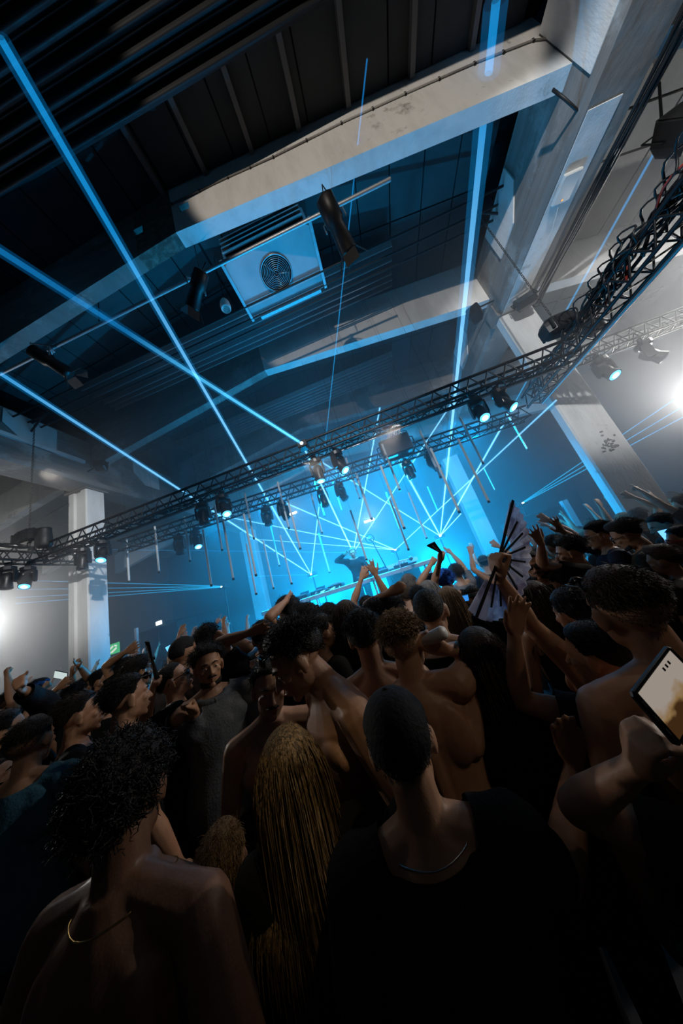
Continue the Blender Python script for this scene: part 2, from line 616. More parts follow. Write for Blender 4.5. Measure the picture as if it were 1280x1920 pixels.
# side aisle roofs: slabs between lateral ribs, falling away from the girders
for side in (-1, 1):
    xa = XR_IN + .78 if side > 0 else XL_IN - .78
    xb = 9.7 if side > 0 else -13.2
    par = structure(thing('ceiling', 'grey slab roof of the %s side aisle' % ('right' if side > 0 else 'left'), 'ceiling', ((xa + xb) / 2, 4, 7.6)))
    del par['category']
    zf = lambda x: ZU(1.27) - .17 * abs(x - xa)
    ys = [-6.4, -3.4, -.52, .9, 2.32, 2.9, 3.35, 3.9, 5.16, 6.6, 7.98, 9.4, 10.8, 12.4, 14.0]
    n = 8
    for ya, yb in zip(ys[:-1], ys[1:]):
        for k in range(n):
            x0 = xa + (xb - xa) * k / n
            x1 = xa + (xb - xa) * (k + 1) / n
            if x0 > x1:
                x0, x1 = x1, x0
            g = .018
            b = MB()
            z0, z1 = zf(x0), zf(x1)
            b.add([(x0 + g, ya + g, z0), (x1 - g, ya + g, z1), (x1 - g, yb - g, z1), (x0 + g, yb - g, z0), (x0 + g, ya + g, z0 + .06), (x1 - g, ya + g, z1 + .06), (x1 - g, yb - g, z1 + .06), (x0 + g, yb - g, z0 + .06)],
                  [(0, 3, 2, 1), (4, 5, 6, 7), (0, 1, 5, 4), (1, 2, 6, 5), (2, 3, 7, 6), (3, 0, 4, 7)])
            b.build('slab', M['aisle_panel'], par)
    b = MB()
    lo, hi = min(xa, xb), max(xa, xb)
    b.add([(lo, -6.5, zf(lo) + .1), (hi, -6.5, zf(hi) + .1), (hi, 14.1, zf(hi) + .1), (lo, 14.1, zf(lo) + .1), (lo, -6.5, zf(lo) + .3), (hi, -6.5, zf(hi) + .3), (hi, 14.1, zf(hi) + .3), (lo, 14.1, zf(lo) + .3)],
          [(0, 3, 2, 1), (4, 5, 6, 7), (0, 1, 5, 4), (1, 2, 6, 5), (2, 3, 7, 6), (3, 0, 4, 7)])
    b.build('deck', M['black_plastic'], par)
    for y in BEAM_Y:
        b = MB()
        rings = []
        for x in np.linspace(xa, xb, 6):
            rings.append([(x, y, zf(x) - .95), (x, y, zf(x) + .05), (x, y + .2, zf(x) + .05), (x, y + .2, zf(x) - .95)])
        b.loft(rings)
        structure(b.build('aisle_beam', M['white_concrete']))
# stage platform
st = structure(bx('stage_floor', (-6.2, 6.35, 0), (3.6, 11.5, 1.0), M['stage_wood'], None))

# haze filling the hall from the front truss to the back wall
b = MB()
b.box((-13.1, 3.3, 0.02), (9.6, 13.95, 9.3))
hz = b.build('haze', None)
hm = bpy.data.materials.new('theatrical_haze')
N, L = nodes_of(hm)
N.remove(N['Principled BSDF'])
vs = N.new('ShaderNodeVolumeScatter')
vs.inputs['Color'].default_value = (0.9, 0.95, 1, 1)
vs.inputs['Density'].default_value = 0.06
vs.inputs['Anisotropy'].default_value = 0.6
L.new(vs.outputs[0], N['Material Output'].inputs['Volume'])
hm.cycles.homogeneous_volume = True
hz.data.materials.clear()
hz.data.materials.append(hm)
hz['kind'] = 'stuff'
hz['label'] = 'thin theatrical haze filling the hall around the stage'
# ================================================================== trusses
TZ = CZ + 2.32           # underside of the flown trusses
TA = 0.257               # box size


def box_truss(name, label, p, q, z=TZ, a=TA, m=None, pitch=0.30, rc=0.024, rb=0.011, group=None):
    """square truss from P to Q (x, y of the centre line); every chord and brace is its own tube"""
    m = m or M['black_metal']
    p, q = np.array([*p, z], float), np.array([*q, z], float)
    Ld = np.linalg.norm(q - p)
    d = (q - p) / Ld
    n = np.array([-d[1], d[0], 0])
    t = thing(name, label, 'truss', tuple((p + q) / 2), group)
    h = a / 2
    cs = {(s, k): (n * h * s + np.array([0, 0, k * a])) for s in (-1, 1) for k in (0, 1)}
    for c in cs.values():
        rod('chord', p + c, q + c, rc, m, t)
    N_ = max(2, int(round(Ld / pitch)))
    for i in range(N_):
        u0, u1 = p + d * (Ld * i / N_), p + d * (Ld * (i + 1) / N_)
        um = (u0 + u1) / 2
        for s in (-1, 1):
            if N_ <= 45:
                rod('brace', u0 + cs[s, 0], um + cs[s, 1], rb, m, t, 6)
            rod('brace', um + cs[s, 1], u1 + cs[s, 0], rb, m, t, 6)
        k = 0
        rod('brace', u0 + cs[-1, k], um + cs[1, k], rb, m, t, 6)
        rod('brace', um + cs[1, k], u1 + cs[-1, k], rb, m, t, 6)
        if i % 6 == 0:
            rod('brace', u0 + cs[-1, 1], u0 + cs[1, 1], rb, m, t, 6)
    return t


FY = 4.08
t_front = box_truss('lighting_truss', 'long black box truss spanning the room in front of the stage', (-6.9, FY), (3.85, FY))
t_right = box_truss('lighting_truss', 'black box truss overhead at the right, piled with cables', (3.85, -1.6), (3.85, 5.35))
t_left = box_truss('lighting_truss', 'short black box truss running front to back by the left column', (-6.9, -0.6), (-6.9, 5.0))
SA, SB = (-5.94, 5.07), (4.0, 5.92)
t_second = box_truss('lighting_truss', 'second black truss hung over the disc jockey table in blue haze', SA, SB)
box_truss('lighting_truss', 'hazy black truss behind the right truss carrying two moving heads', (4.6, 5.5), (9.3, 5.5), CZ + 2.95, TA)
pa, pb = at_y(1150, 580, 7.2), at_y(1280, 520, 7.2)
box_truss('lighting_truss', 'pale faint truss farthest back in the right aisle haze', (pa[0] - .6, 7.2), (9.5, 7.2), pa[2], TA, M['steel'])
# silver power rail clipped under the front and the right truss
rod('power_rail', (-6.6, FY + .10, TZ - .045), (3.7, FY + .10, TZ - .045), .016, M['steel'], t_front)
rod('power_rail', (3.97, -1.5, TZ - .05), (3.97, 5.3, TZ - .05), .018, M['rail'], t_right)
for k in range(5):
    y = 2.2 + k * .62
    bx('white_tag', (3.975, y, TZ + .0), (3.985, y + .10, TZ + .03), M['white_plastic'], t_right)

# cables piled on the right truss: black loops and a few red leads, each a part
for k in range(40):
    pts = []
    y0 = rnd.uniform(-.6, 3.2)
    L_ = rnd.uniform(.8, 2.4)
    ph = rnd.uniform(0, 6)
    amp = rnd.uniform(.02, .10)
    x0 = 3.85 + rnd.uniform(-.15, .1)
    for i in range(17):
        u = i / 16
        pts.append((x0 + .05 * math.sin(ph + u * 9), y0 + L_ * u, TZ + TA + .03 + amp * abs(math.sin(ph + u * L_ * 7)) + .05 * math.sin(math.pi * u) - (.2 * rnd.random() if k > 26 else 0)))
    b = MB()
    b.tube(pts, .014, 6)
    b.build('red_cable' if k % 8 == 0 else 'cable', M['red_rubber'] if k % 8 == 0 else M['rubber'], t_right, True)
for k in range(14):
    c = np.array([3.72 + rnd.uniform(-.05, .1), 1.5 + k * .17, TZ + TA + .08])
    R_ = rnd.uniform(.10, .19)
    b = MB()
    b.tube([c + np.array([.04 * math.sin(3 * a), R_ * math.cos(a), R_ * math.sin(a)]) for a in np.linspace(0, 5.6, 16)], .011, 6)
    b.build('cable_loop', M['rubber'], t_right, True)
b = MB()
for k in range(7):
    ph = rnd.uniform(0, 6)
    b.tube([(-6.9 + .1 * math.sin(ph + i * .9), 2.6 + i * .16, TZ + TA + .03 + .05 * abs(math.sin(ph + i * .8))) for i in range(14)], .013, 6)
b.build('cable_bundle', M['rubber'], t_left, True)
b = MB()
for k in range(5):
    ph = rnd.uniform(0, 6)
    b.tube([(-6.6 + i * .36, FY + .08 * math.sin(ph + i * 2.1), TZ + .03 + .02 * math.sin(ph + i)) for i in range(29)], .011, 6)
b.build('cable_bundle', M['rubber'], t_front, True)


# ------------------------------------------------------------------ chain hoists
def chain_mesh(p, q, b):
    p, q = np.asarray(p, float), np.asarray(q, float)
    Ld = np.linalg.norm(q - p)
    n = int(Ld / .042)
    d = (q - p) / Ld
    for i in range(n):
        c = p + d * (i + .5) * .042
        a1 = np.array([1.0, 0, 0]) if i % 2 else np.array([0, 1.0, 0])
        ring = [c + d * (.027 * math.cos(t_)) + a1 * (.015 * math.sin(t_)) for t_ in np.linspace(0, 2 * math.pi, 8)]
        b.tube(ring, .0055, 4, False)


def hoist(loc, top, label, bag):
    x, y, z = loc
    t = thing('chain_hoist', label, 'hoist', loc)
    b = MB()
    b.loft([[(x + sx * w, y + sy * d_, z + h) for sx, sy in ((-1, -.6), (-.6, -1), (.6, -1), (1, -.6), (1, .6), (.6, 1), (-.6, 1), (-1, .6))] for w, d_, h in ((.16, .10, .0), (.24, .14, .03), (.25, .15, .13), (.25, .15, .20), (.20, .12, .27))])
    b.build('motor_body', M['black_plastic'], t)
    b = MB()
    for k in range(5):
        b.box((x - .20 + k * .09, y - .158, z + .04), (x - .17 + k * .09, y + .158, z + .22))
    b.build('cooling_rib', M['black_metal'], t)
    b = MB()
    b.tube([(x, y, z + .0), (x, y, z - .06), (x + .02, y, z - .10), (x + .05, y, z - .08)], [.03, .025, .018, .012], 8)
    b.build('hook', M['chain'], t)
    b = MB()
    b.tube([(x - .12, y, z + .26), (x - .12, y, z + .31), (x + .12, y, z + .31), (x + .12, y, z + .26)], .012, 6)
    b.build('handle', M['black_metal'], t)
    b = MB()
    chain_mesh((x, y, z + .27), top, b)
    b.build('chain', M['chain'], t)
    bxx = x + bag
    b = MB()
    b.loft([[(bxx + r * math.cos(a), y + r * .8 * math.sin(a) + .02, z + h) for a in np.linspace(0, 2 * math.pi, 12, endpoint=False)] for r, h in ((.10, -.22), (.15, -.16), (.15, .0), (.13, .16), (.135, .2))])
    b.build('chain_bag', M['rubber'], t, True)
    return t


hoist((-6.85, 3.92, TZ + TA + .12), (-6.84, 3.92, ZU(1.245)), 'black chain hoist on the left truss corner with a taut chain above', .36)
hoist((3.78, 3.95, TZ + TA + .14), (3.78, 3.95, ZU(1.275)), 'black chain hoist over the right truss corner with slanting chain', .42)


def wall_bracket(x, sgn, y, z, label):
    t = thing('steel_bracket', label, 'bracket', (x, y, z))
    b = MB()
    b.box((min(x, x - sgn * .02), y - .06, z - .3), (max(x, x - sgn * .02), y + .06, z + .12))
    b.build('wall_plate', M['black_metal'], t)
    e = x - sgn * .36
    rod('arm', (x, y, z), (e, y, z), .028, M['black_metal'], t)
    rod('strut', (x, y, z - .26), (e + sgn * .06, y, z), .022, M['black_metal'], t)
    return t


wall_bracket(XL_IN, -1, 3.92, ZU(1.25), 'black steel bracket on the left girder that holds the hoist chain')
wall_bracket(XR_IN, 1, 3.95, ZU(1.28), 'black steel bracket on the right girder that holds the hoist chain')

# tie rods across the roof
for i, (px, py) in enumerate(((23, 782), (51, 793), (75, 802))):
    p = at_x(px, py, XL_IN)
    o = rod('tie_rod', p, (XR_IN, p[1], p[2]), .02, M['black_metal'])
    tag(o, 'thin dark steel tie rod under the dark roof, %s of three from the near beam' % ('first', 'second', 'third')[i], 'rod', 'roof tie rods')

# ------------------------------------------------------------------ roof equipment
# air handling unit
z0 = ZU(1.25)
ac = thing('air_handler', 'boxy ceiling air unit with round fan grille lit blue below', 'air unit', (-.22, 3.38, z0))
X0, X1, Y0, Y1 = -1.01, .58, 2.86, 3.91
b = MB()
cx, cyy, R_ = -.22, 3.34, .285
out = []
ring = []
n = 40
for k in range(n):
    a = 2 * math.pi * k / n
    c, s = math.cos(a), math.sin(a)
    u = min((X1 - cx) / c if c > 1e-6 else ((X0 - cx) / c if c < -1e-6 else 9), (Y1 - cyy) / s if s > 1e-6 else ((Y0 - cyy) / s if s < -1e-6 else 9))
    out.append((cx + u * c, cyy + u * s, z0))
    ring.append((cx + R_ * c, cyy + R_ * s, z0))
b.loft([ring, out, [(x, y, z0 + .5) for x, y, _ in out]], cap=False)
b.build('drain_pan', M['ac_panel'], ac)
b = MB()
b.lathe([(R_, z0 + .25), (.02, z0 + .26)], 32, (cx, cyy, 0))
for k in range(5):
    a = 2 * math.pi * k / 5
    b.obox((cx + .14 * math.cos(a), cyy + .14 * math.sin(a), z0 + .17), (math.cos(a), math.sin(a), 0), (-math.sin(a) * .8, math.cos(a) * .8, .6), (0, 0, 1), .13, .05, .004)
b.build('fan', M['black_plastic'], ac)
b = MB()
for r in np.linspace(.05, .28, 9):
    b.tube([(cx + r * math.cos(a), cyy + r * math.sin(a), z0 - .012) for a in np.linspace(0, 2 * math.pi, 33)], .0065, 4, False)
for k in range(5):
    a = 2 * math.pi * k / 5 + .3
    b.tube([(cx, cyy, z0 - .014), (cx + .285 * math.cos(a), cyy + .285 * math.sin(a), z0 - .014)], .006, 4)
b.tube([(cx + .287 * math.cos(a), cyy + .287 * math.sin(a), z0 - .01) for a in np.linspace(0, 2 * math.pi, 41)], .014, 6, False)
b.build('fan_grille', M['steel'], ac, True)
bx('louvre_shade_plate', (X0 + .08, Y0 - .012, z0 + .05), (X1 - .06, Y0 + .01, z0 + .46), M['black_plastic'], ac)  # black plate, shade behind the louvres painted as colour
for k in range(4):
    zz = z0 + .07 + k * .115
    b = MB()
    b.obox((cx, Y0 - .05, zz), (1, 0, 0), (0, .75, .66), (0, -.66, .75), .73, .055, .008)
    b.build('louvre', M['galv'], ac)
for x, w in ((X0 - .05, .05), (X1 + .0, .05)):
    bx('side_flange', (x, Y0 - .02, z0 - .05), (x + w, Y1, z0 + .03), M['galv'], ac)
bx('end_flange', (X0 + .15, Y1, z0 - .02), (X1 - .08, Y1 + .06, z0 + .02), M['galv'], ac)
bx('housing', (X0 + .02, Y0 + .1, z0 + .5), (X1 - .02, Y1 - .05, roof_z(X1) - .02), M['galv'], ac)
for x in (X0 + .08, X1 - .08):
    rod('hanger', (x, Y0 + .05, z0 + .4), (x, Y0 + .05, roof_z(x)), .012, M['black_metal'], ac)


# corrugated lateral sheets under the roof
def corrugated(x0, x1, y0, y1, z, label, m):
    t = thing('corrugated_duct', label, 'duct', ((x0 + x1) / 2, (y0 + y1) / 2, z))
    b = MB()
    n, wv = 57, 7
    top, bot = [], []
    for i in range(n):
        u = i / (n - 1)
        y = y0 + (y1 - y0) * u
        zz = z + .065 * math.cos(2 * math.pi * wv * u)
        top.append((y, zz + .012))
        bot.append((y, zz - .012))
    prof = bot + top[::-1]
    xs = [(max(x0, XL_IN + .1)), x1]
    b.loft([[(x, y, zz) for y, zz in prof] for x in xs])
    b.build('sheet', m, t, True)
    for x in np.arange(xs[0] + .4, x1, 1.6):
        rod('hanger', (x, (y0 + y1) / 2, z), (x, (y0 + y1) / 2, roof_z(x) - .0), .01, M['black_metal'], t)
        bx('cross_bar', (x - .02, y0, z + .08), (x + .02, y1, z + .11), M['black_metal'], t)


corrugated(-5.6, 2.17, 3.95, 4.85, ZU(1.35), 'dark corrugated sheet under the roof beside the air unit', M['duct_lit'])
corrugated(-6.6, 2.6, .5, 1.48, ZU(1.335), 'shaded corrugated sheet crossing the top left corner of the picture', M['duct'])
corrugated(-5.6, 2.17, 6.75, 7.65, ZU(1.35), 'blue lit corrugated sheet under the roof beyond the second beam', M['duct_lit'])

# lighting pipe with three theatre spots
yp, zp = 2.56, ZU(1.115)
pe = at_y(728, 330, yp)
pipe = tag(rod('lighting_pipe', (-6.9, yp, zp), (pe[0], yp, zp), .028, M['galv']), 'long steel lighting pipe hung under the near beam', 'pipe')
for x in (-5.5, -3.2, -1.3, 1.0):
    o = rod('hanger', (x, yp, zp), (x, yp, roof_z(x)), .010, M['black_metal'])
    o.parent = pipe
    o.matrix_parent_inverse = pipe.matrix_basis.inverted()


def theatre_spot(px, py, aim, label, s=1.0):
    c = at_y(px, py, yp)
    x = c[0]
    t = thing('theatre_spotlight', label, 'spotlight', (x, yp, zp), 'spots on the lighting pipe')
    o = np.array([x, yp, zp - .24 * s])
    d = np.asarray(aim, float)
    d /= np.linalg.norm(d)
    b = MB()
    b.tube([o - d * .22 * s, o - d * .20 * s, o - d * .02 * s, o, o + d * .2 * s, o + d * .22 * s], [.05 * s, .085 * s, .09 * s, .07 * s, .085 * s, .085 * s], 14)
    b.build('lamp_body', M['black_metal'], t, True)
    side = np.cross(d, [0, 0, 1.0])
    side /= np.linalg.norm(side)
    upv = np.cross(side, d)
    e = o + d * .22 * s
    for v, w in ((side, upv), (-side, upv), (upv, side), (-upv, side)):
        bb = MB()
        vv = v * .6 + d * .8
        vv /= np.linalg.norm(vv)
        bb.obox(e + v * .085 * s + vv * .06 * s, vv, w, np.cross(vv, w), .06 * s, .07 * s, .003)
        bb.build('barn_door', M['black_metal'], t)
    b = MB()
    b.tube([o + side * .11 * s, o + side * .11 * s + np.array([0, 0, .12 * s]), np.array([x, yp, zp - .06]), o - side * .11 * s + np.array([0, 0, .12 * s]), o - side * .11 * s], .012, 6)
    b.build('yoke', M['steel'], t)
    b = MB()
    b.box((x - .03, yp - .04, zp - .07), (x + .03, yp + .04, zp + .04), .01)
    b.build('clamp', M['steel'], t)
    b = MB()
    b.tube([o - d * .2 * s, o - d * .26 * s + np.array([.05, 0, .06]), np.array([x + .12, yp, zp - .02]), np.array([x + .3, yp, zp + .035])], .008, 6)
    b.build('power_lead', M['rubber'], t)


theatre_spot(95, 690, (.5, .6, -.6), 'black theatre spotlight at the far left of the lighting pipe', 1.25)
theatre_spot(372, 558, (-.75, .4, -.5), 'black theatre spotlight with open barn doors left of the air unit', 1.2)
theatre_spot(632, 425, (.25, .75, -.6), 'long black theatre spotlight hanging right of the air unit', 1.5)
# egg shaped white pendant lamp
c = at_y(422, 572, 3.3)
t = thing('pendant_lamp', 'white egg shaped pendant lamp hanging left of the air unit', 'lamp', tuple(c))
b = MB()
b.lathe([(.02, .15), (.055, .12), (.085, .05), (.095, -.02), (.09, -.09), (.075, -.12), (.07, -.09), (.01, -.02)], 20, c)
b.build('lamp_shade', M['white_plastic'], t, True)
rod('cord', c + np.array([0, 0, .14]), (c[0], c[1], roof_z(c[0])), .006, M['rubber'], t)
# conduit with clips along the painted face of the near beam
b = MB()
pts = [at_y(px, py, 2.305) for px, py in ((322, 382), (427, 332), (512, 294), (640, 230), (760, 175), (890, 118), (1000, 75), (1030, 72))]
b.tube(pts, .011, 6)
t = tag(b.build('cable_conduit', M['bare_concrete'], None, True), 'thin conduit clipped along the white face of the near beam', 'conduit')
for k in range(13):
    f = k / 12 * 6
    i = int(min(f, 5.999))
    p = pts[i] + (pts[i + 1] - pts[i]) * (f - i)
    bx('clip', tuple(p - np.array([.012, .008, .025])), tuple(p + np.array([.012, .012, .03])), M['black_metal'], t)

# cables along the outer edge of the right girder
b = MB()
for k in range(7):
    ph = rnd.uniform(0, 6)
    b.tube([(XR_IN + .74 + .03 * k + .02 * math.sin(ph + i * .8), -1.0 + i * .42, GZ0 - .03 - .025 * math.sin(ph + i * 1.1) - .01 * (k % 3)) for i in range(16)], .016, 6)
tag(b.build('cable_run', M['rubber'], None, True), 'black cables running along the outer edge of the right girder', 'cable')
b = MB()
b.tube([at_z(px, py, zz) for px, py, zz in ((1036, 168, 6.95), (1058, 185, 6.75), (1082, 207, 6.65), (1110, 211, 6.64), (1140, 200, 6.66), (1162, 184, 6.68))], .016, 8)
tag(b.build('slack_cable', M['rubber'], None, True), 'black cable slung under the girder from the near beam end', 'cable')
p = at_z(1062, 352, GZ0 - .05)
t = thing('wireless_antenna', 'flat white antenna box under the right girder', 'antenna', tuple(p))
b = MB()
b.box(tuple(p - np.array([.13, .17, .02])), tuple(p + np.array([.13, .17, .035])), .012)
b.build('case', M['white_plastic'], t)
b = MB()
b.box((p[0] - .01, p[1] + .12, p[2] - .024), (p[0] + .01, p[1] + .135, p[2] - .019))
b.build('status_light', emit('amber_led', (1, .35, .05), 2.0), t)
b = MB()
b.tube([p + np.array([.0, .18, 0]), p + np.array([.02, .5, -.08]), p + np.array([-.03, 1.0, -.06]), p + np.array([.0, 1.5, .0])], .006, 6)
b.build('lead', M['white_plastic'], t)


# black boxes (small floods and loudspeakers) on the columns and girders
def black_box(px, py, Y, size, yaw, label, kind='loudspeaker', hang=None):
    c = at_y(px, py, Y)
    t = thing(kind, label, 'light' if 'flood' in kind else 'speaker', tuple(c))
    ca, sa = math.cos(yaw), math.sin(yaw)
    ax, ay, az = np.array([ca, sa, 0]), np.array([-sa * .92, ca * .92, -.39]), np.array([-sa * .39, ca * .39, .92])
    sx, sy, sz = size
    b = MB()
    b.loft([[c + ax * i * sx * w + az * j * sz * w + ay * yv for i, j in ((-1, -.8), (-.8, -1), (.8, -1), (1, -.8), (1, .8), (.8, 1), (-.8, 1), (-1, .8))] for w, yv in ((.75, sy), (1, sy * .3), (1, -sy))])
    b.build('cabinet', M['black_plastic'], t)
    b = MB()
    b.obox(c - ay * (sy + .004), ax, ay, az, sx * .85, .006, sz * .82)
    b.build('front_grille' if kind == 'loudspeaker' else 'lens', M['lens_dark'] if 'flood' in kind else M['black_metal'], t)
    b = MB()
    h = np.asarray(hang if hang is not None else c + np.array([0, .3, .3]), float)
    b.tube([c + ax * sx * 1.08, c + ax * sx * 1.08 + az * sz * 1.3, c - ax * sx * 1.08 + az * sz * 1.3, c - ax * sx * 1.08], .014, 6)
    b.tube([c + az * sz * 1.3, h], .018, 6)
    b.build('bracket', M['black_metal'], t)
    return t


black_box(890, 590, 5.0, (.13, .13, .17), -.5, 'small black loudspeaker where the second beam meets the right girder', 'loudspeaker', (4.12, 5.1, 6.9))
black_box(985, 566, 4.9, (.2, .1, .11), -.3, 'black flood light clamped under the right girder above its hoist', 'flood_light', (4.6, 5.2, 6.6))
black_box(190, 875, 4.95, (.12, .12, .13), .5, 'small black loudspeaker beside the top of the left column', 'loudspeaker', (-7.0, 5.1, 6.9))
black_box(112, 908, 5.0, (.3, .12, .12), .4, 'wide black flood light with dangling leads left of the left column', 'flood_light', (-7.4, 5.3, 6.5))
black_box(1284, 240, 3.2, (.22, .2, .3), -.3, 'large black loudspeaker hanging at the upper right edge', 'loudspeaker', (6.2, 3.2, 7.6))


# ------------------------------------------------------------------ moving heads
def moving_head(tilt, lit):
    t = thing('moving_head_light', '', 'stage light', (0, 0, 0))
    b = MB()
    b.box((-.045, -.03, -.05), (.045, .03, .05), .012)
    b.build('clamp', M['black_metal'], t)
    b = MB()
    b.lathe([(.10, -.05), (.125, -.065), (.125, -.13), (.09, -.155)], 16)
    b.build('base', M['black_plastic'], t)
    b = MB()
    for s in (-1, 1):
        b.loft([[(s * (.105 + i * .028), y * w, z) for i, y in ((0, -1), (1, -1), (1, 1), (0, 1))] for w, z in ((.05, -.14), (.06, -.22), (.055, -.36), (.03, -.40))])
    b.box((-.12, -.05, -.165), (.12, .05, -.14))
    b.build('yoke', M['black_plastic'], t)
    c = np.array([0, 0, -.33])
    d = np.array([0, -math.sin(tilt), -math.cos(tilt)])
    b = MB()
    b.tube([c - d * .15, c - d * .13, c - d * .05, c + d * .04, c + d * .06, c + d * .17, c + d * .185], [.05, .085, .098, .09, .082, .10, .10], 18)
    b.tube([c + d * .185, c + d * .186, c + d * .17], [.10, .088, .086], 18, False)
    h = b.build('lamp_head', M['black_plastic'], t, True)
    b = MB()
    e = c + d * .186
    u = np.array([1.0, 0, 0])
    w = np.cross(d, u)
    b.cur = 0
    b.loft([[e + .086 * (u * math.cos(a) + w * math.sin(a)) for a in np.linspace(0, 2 * math.pi, 18, endpoint=False)], [e + d * .012 + .05 * (u * math.cos(a) + w * math.sin(a)) for a in np.linspace(0, 2 * math.pi, 18, endpoint=False)]], cap=False)
    b.cur = 1
    b.loft([[e + d * .012 + .05 * (u * math.cos(a) + w * math.sin(a)) for a in np.linspace(0, 2 * math.pi, 18, endpoint=False)], [e + d * .016 + .01 * (u * math.cos(a) + w * math.sin(a)) for a in np.linspace(0, 2 * math.pi, 18, endpoint=False)]])
    lo = b.build('lens', [M['lens_blue'], M['lens_core']] if lit else [M['lens_dark'], M['lens_dark']], None)
    lo.parent = h
    return t


MH = {}


def put_mh(x, y, z, tilt, rz, lit, label, s=1.0, group='moving heads on the trusses'):
    k = (round(tilt, 1), lit)
    mat_ = Matrix.Translation((x, y, z)) @ Matrix.Rotation(rz, 4, 'Z') @ Matrix.Scale(s, 4)
    if k not in MH:
        MH[k] = moving_head(tilt, lit)
        o = MH[k]
        o.matrix_basis = mat_
        o['label'], o['group'] = label, group
    else:
        o = copy_tree(MH[k], mat_, label, group)
    return o


ordn = ['first', 'second', 'third', 'fourth', 'fifth', 'sixth', 'seventh', 'eighth']
for i, (px, py, ti, rz, lit) in enumerate(((155, 1030, .1, .3, 0), (192, 1013, .5, .5, 1), (378, 946, .1, .2, 0), (417, 935, .5, .9, 1), (592, 870, .1, 0, 1), (632, 858, .5, 1.0, 1), (897, 768, .5, -.2, 1), (942, 750, .5, .6, 1))):
    p = at_y(px, py, FY)
    put_mh(p[0], FY, TZ - .04, ti, rz, lit, '%s moving head from the left under the front truss, %s' % (ordn[i], 'lens glowing blue' if lit else 'dark'), .92)
for i, (px, py, lit) in enumerate(((14, 1080, 0), (52, 1073, 1))):
    p = at_x(px, py, -6.95)
    put_mh(-6.95, p[1], TZ - .04, .5 if lit else .1, .6, lit, 'moving head under the left truss at the picture edge, %s' % ('lens glowing blue' if lit else 'unlit'), .92)
for i, (px, py, ti, rz, lit) in enumerate(((337, 1021, .1, .1, 0), (367, 1008, .5, 1.0, 1), (500, 965, .1, 0, 0), (530, 955, .5, .9, 0), (605, 930, .1, 0, 0), (637, 918, .5, .9, 0), (765, 877, .1, 0, 0), (806, 860, .5, .9, 0))):
    d = ray(px, py)
    s_ = 5.5
    for _ in range(4):
        p = at_y(px, py, s_)
        s_ = SA[1] + (SB[1] - SA[1]) * (p[0] - SA[0]) / (SB[0] - SA[0])
    put_mh(p[0], s_, TZ - .04, ti, rz, lit, '%s moving head from the left under the hazy second truss' % ordn[i], .92)
for i, (px, py, lit) in enumerate(((1130, 688, 1), (1212, 655, 0))):
    p = at_y(px, py, 5.5)
    put_mh(p[0], 5.5, CZ + 2.91, .5, -.1 + .9 * i, lit, 'moving head under the right aisle truss, %s' % ('blue lens lit' if lit else 'unlit and tilted right'), 1.15)
# dimmer rack bolted to the second truss
p = at_y(738, 832, 5.5)
t = thing('dimmer_rack', 'bulky black dimmer box on the middle of the second truss', 'rack', (p[0], 5.5, p[2]))
b = MB()
b.box((p[0] - .34, 5.3, TZ + .02), (p[0] + .34, 5.72, TZ + .46), .03)
b.build('case', M['black_plastic'], t)
for s in (-1, 1):
    b = MB()
    b.tube([(p[0] + s * .35, 5.4, TZ + .12), (p[0] + s * .41, 5.4, TZ + .14), (p[0] + s * .41, 5.4, TZ + .34), (p[0] + s * .35, 5.4, TZ + .36)], .014, 6)
    b.build('handle', M['black_metal'], t)
b = MB()
for k in range(6):
    b.tube([(p[0] - .1 + .05 * k, 5.5, TZ + .46), (p[0] - .05 + .06 * k, 5.45, TZ + .62), (p[0] + .02 + .07 * k, 5.5, TZ + .56), (p[0] + .1 + .05 * k, 5.55, TZ + .46)], .012, 6)
b.build('cable_loop', M['rubber'], t, True)

# ------------------------------------------------------------------ hanging unlit light tubes
TUBES = [(236.8, 1006.7, 242.8, 1091), (290, 987, 296.2, 1074), (345.2, 968.4, 356.2, 1052.8), (380.3, 993.4, 396.3, 1098.5), (402, 946.7, 414.6, 1032.8),
         (418.3, 976.7, 436.7, 1086.8), (458.4, 925, 476.7, 1010), (456.7, 963.4, 478.4, 1080), (461.7, 1020, 483.4, 1113.4), (493.4, 1013.4, 514.4, 1103.4),
         (506, 983.4, 522.4, 1061.8), (520, 903.8, 542.5, 990.6), (525, 1003.4, 547.8, 1094.5), (538.8, 935, 562.5, 1030), (580.9, 919.4, 604, 1000),
         (597, 1000, 617.5, 1074), (588.8, 900.6, 609, 967.8), (623.8, 903.8, 638.8, 957.5), (648.1, 858.4, 676.3, 935), (668.4, 889.7, 701.3, 972.5), (656.8, 956.7, 688.5, 1050),
         (666.3, 887.5, 700.6, 972), (715.6, 832.8, 750.6, 918.8), (723.4, 923.4, 758.6, 990), (713.1, 873.4, 759.4, 990.6), (730.2, 936.7, 764.2, 1031.7),
         (765.3, 923.4, 800.3, 1010), (786.6, 807.8, 827.8, 895.3), (806.9, 840.6, 864.7, 959.4), (801, 912.5, 822.5, 959.4), (861.6, 782.8, 906.9, 868.8), (858.4, 823.4, 919.4, 940.6), (949, 773.4, 988, 843.8), (906.9, 878, 929, 919)]
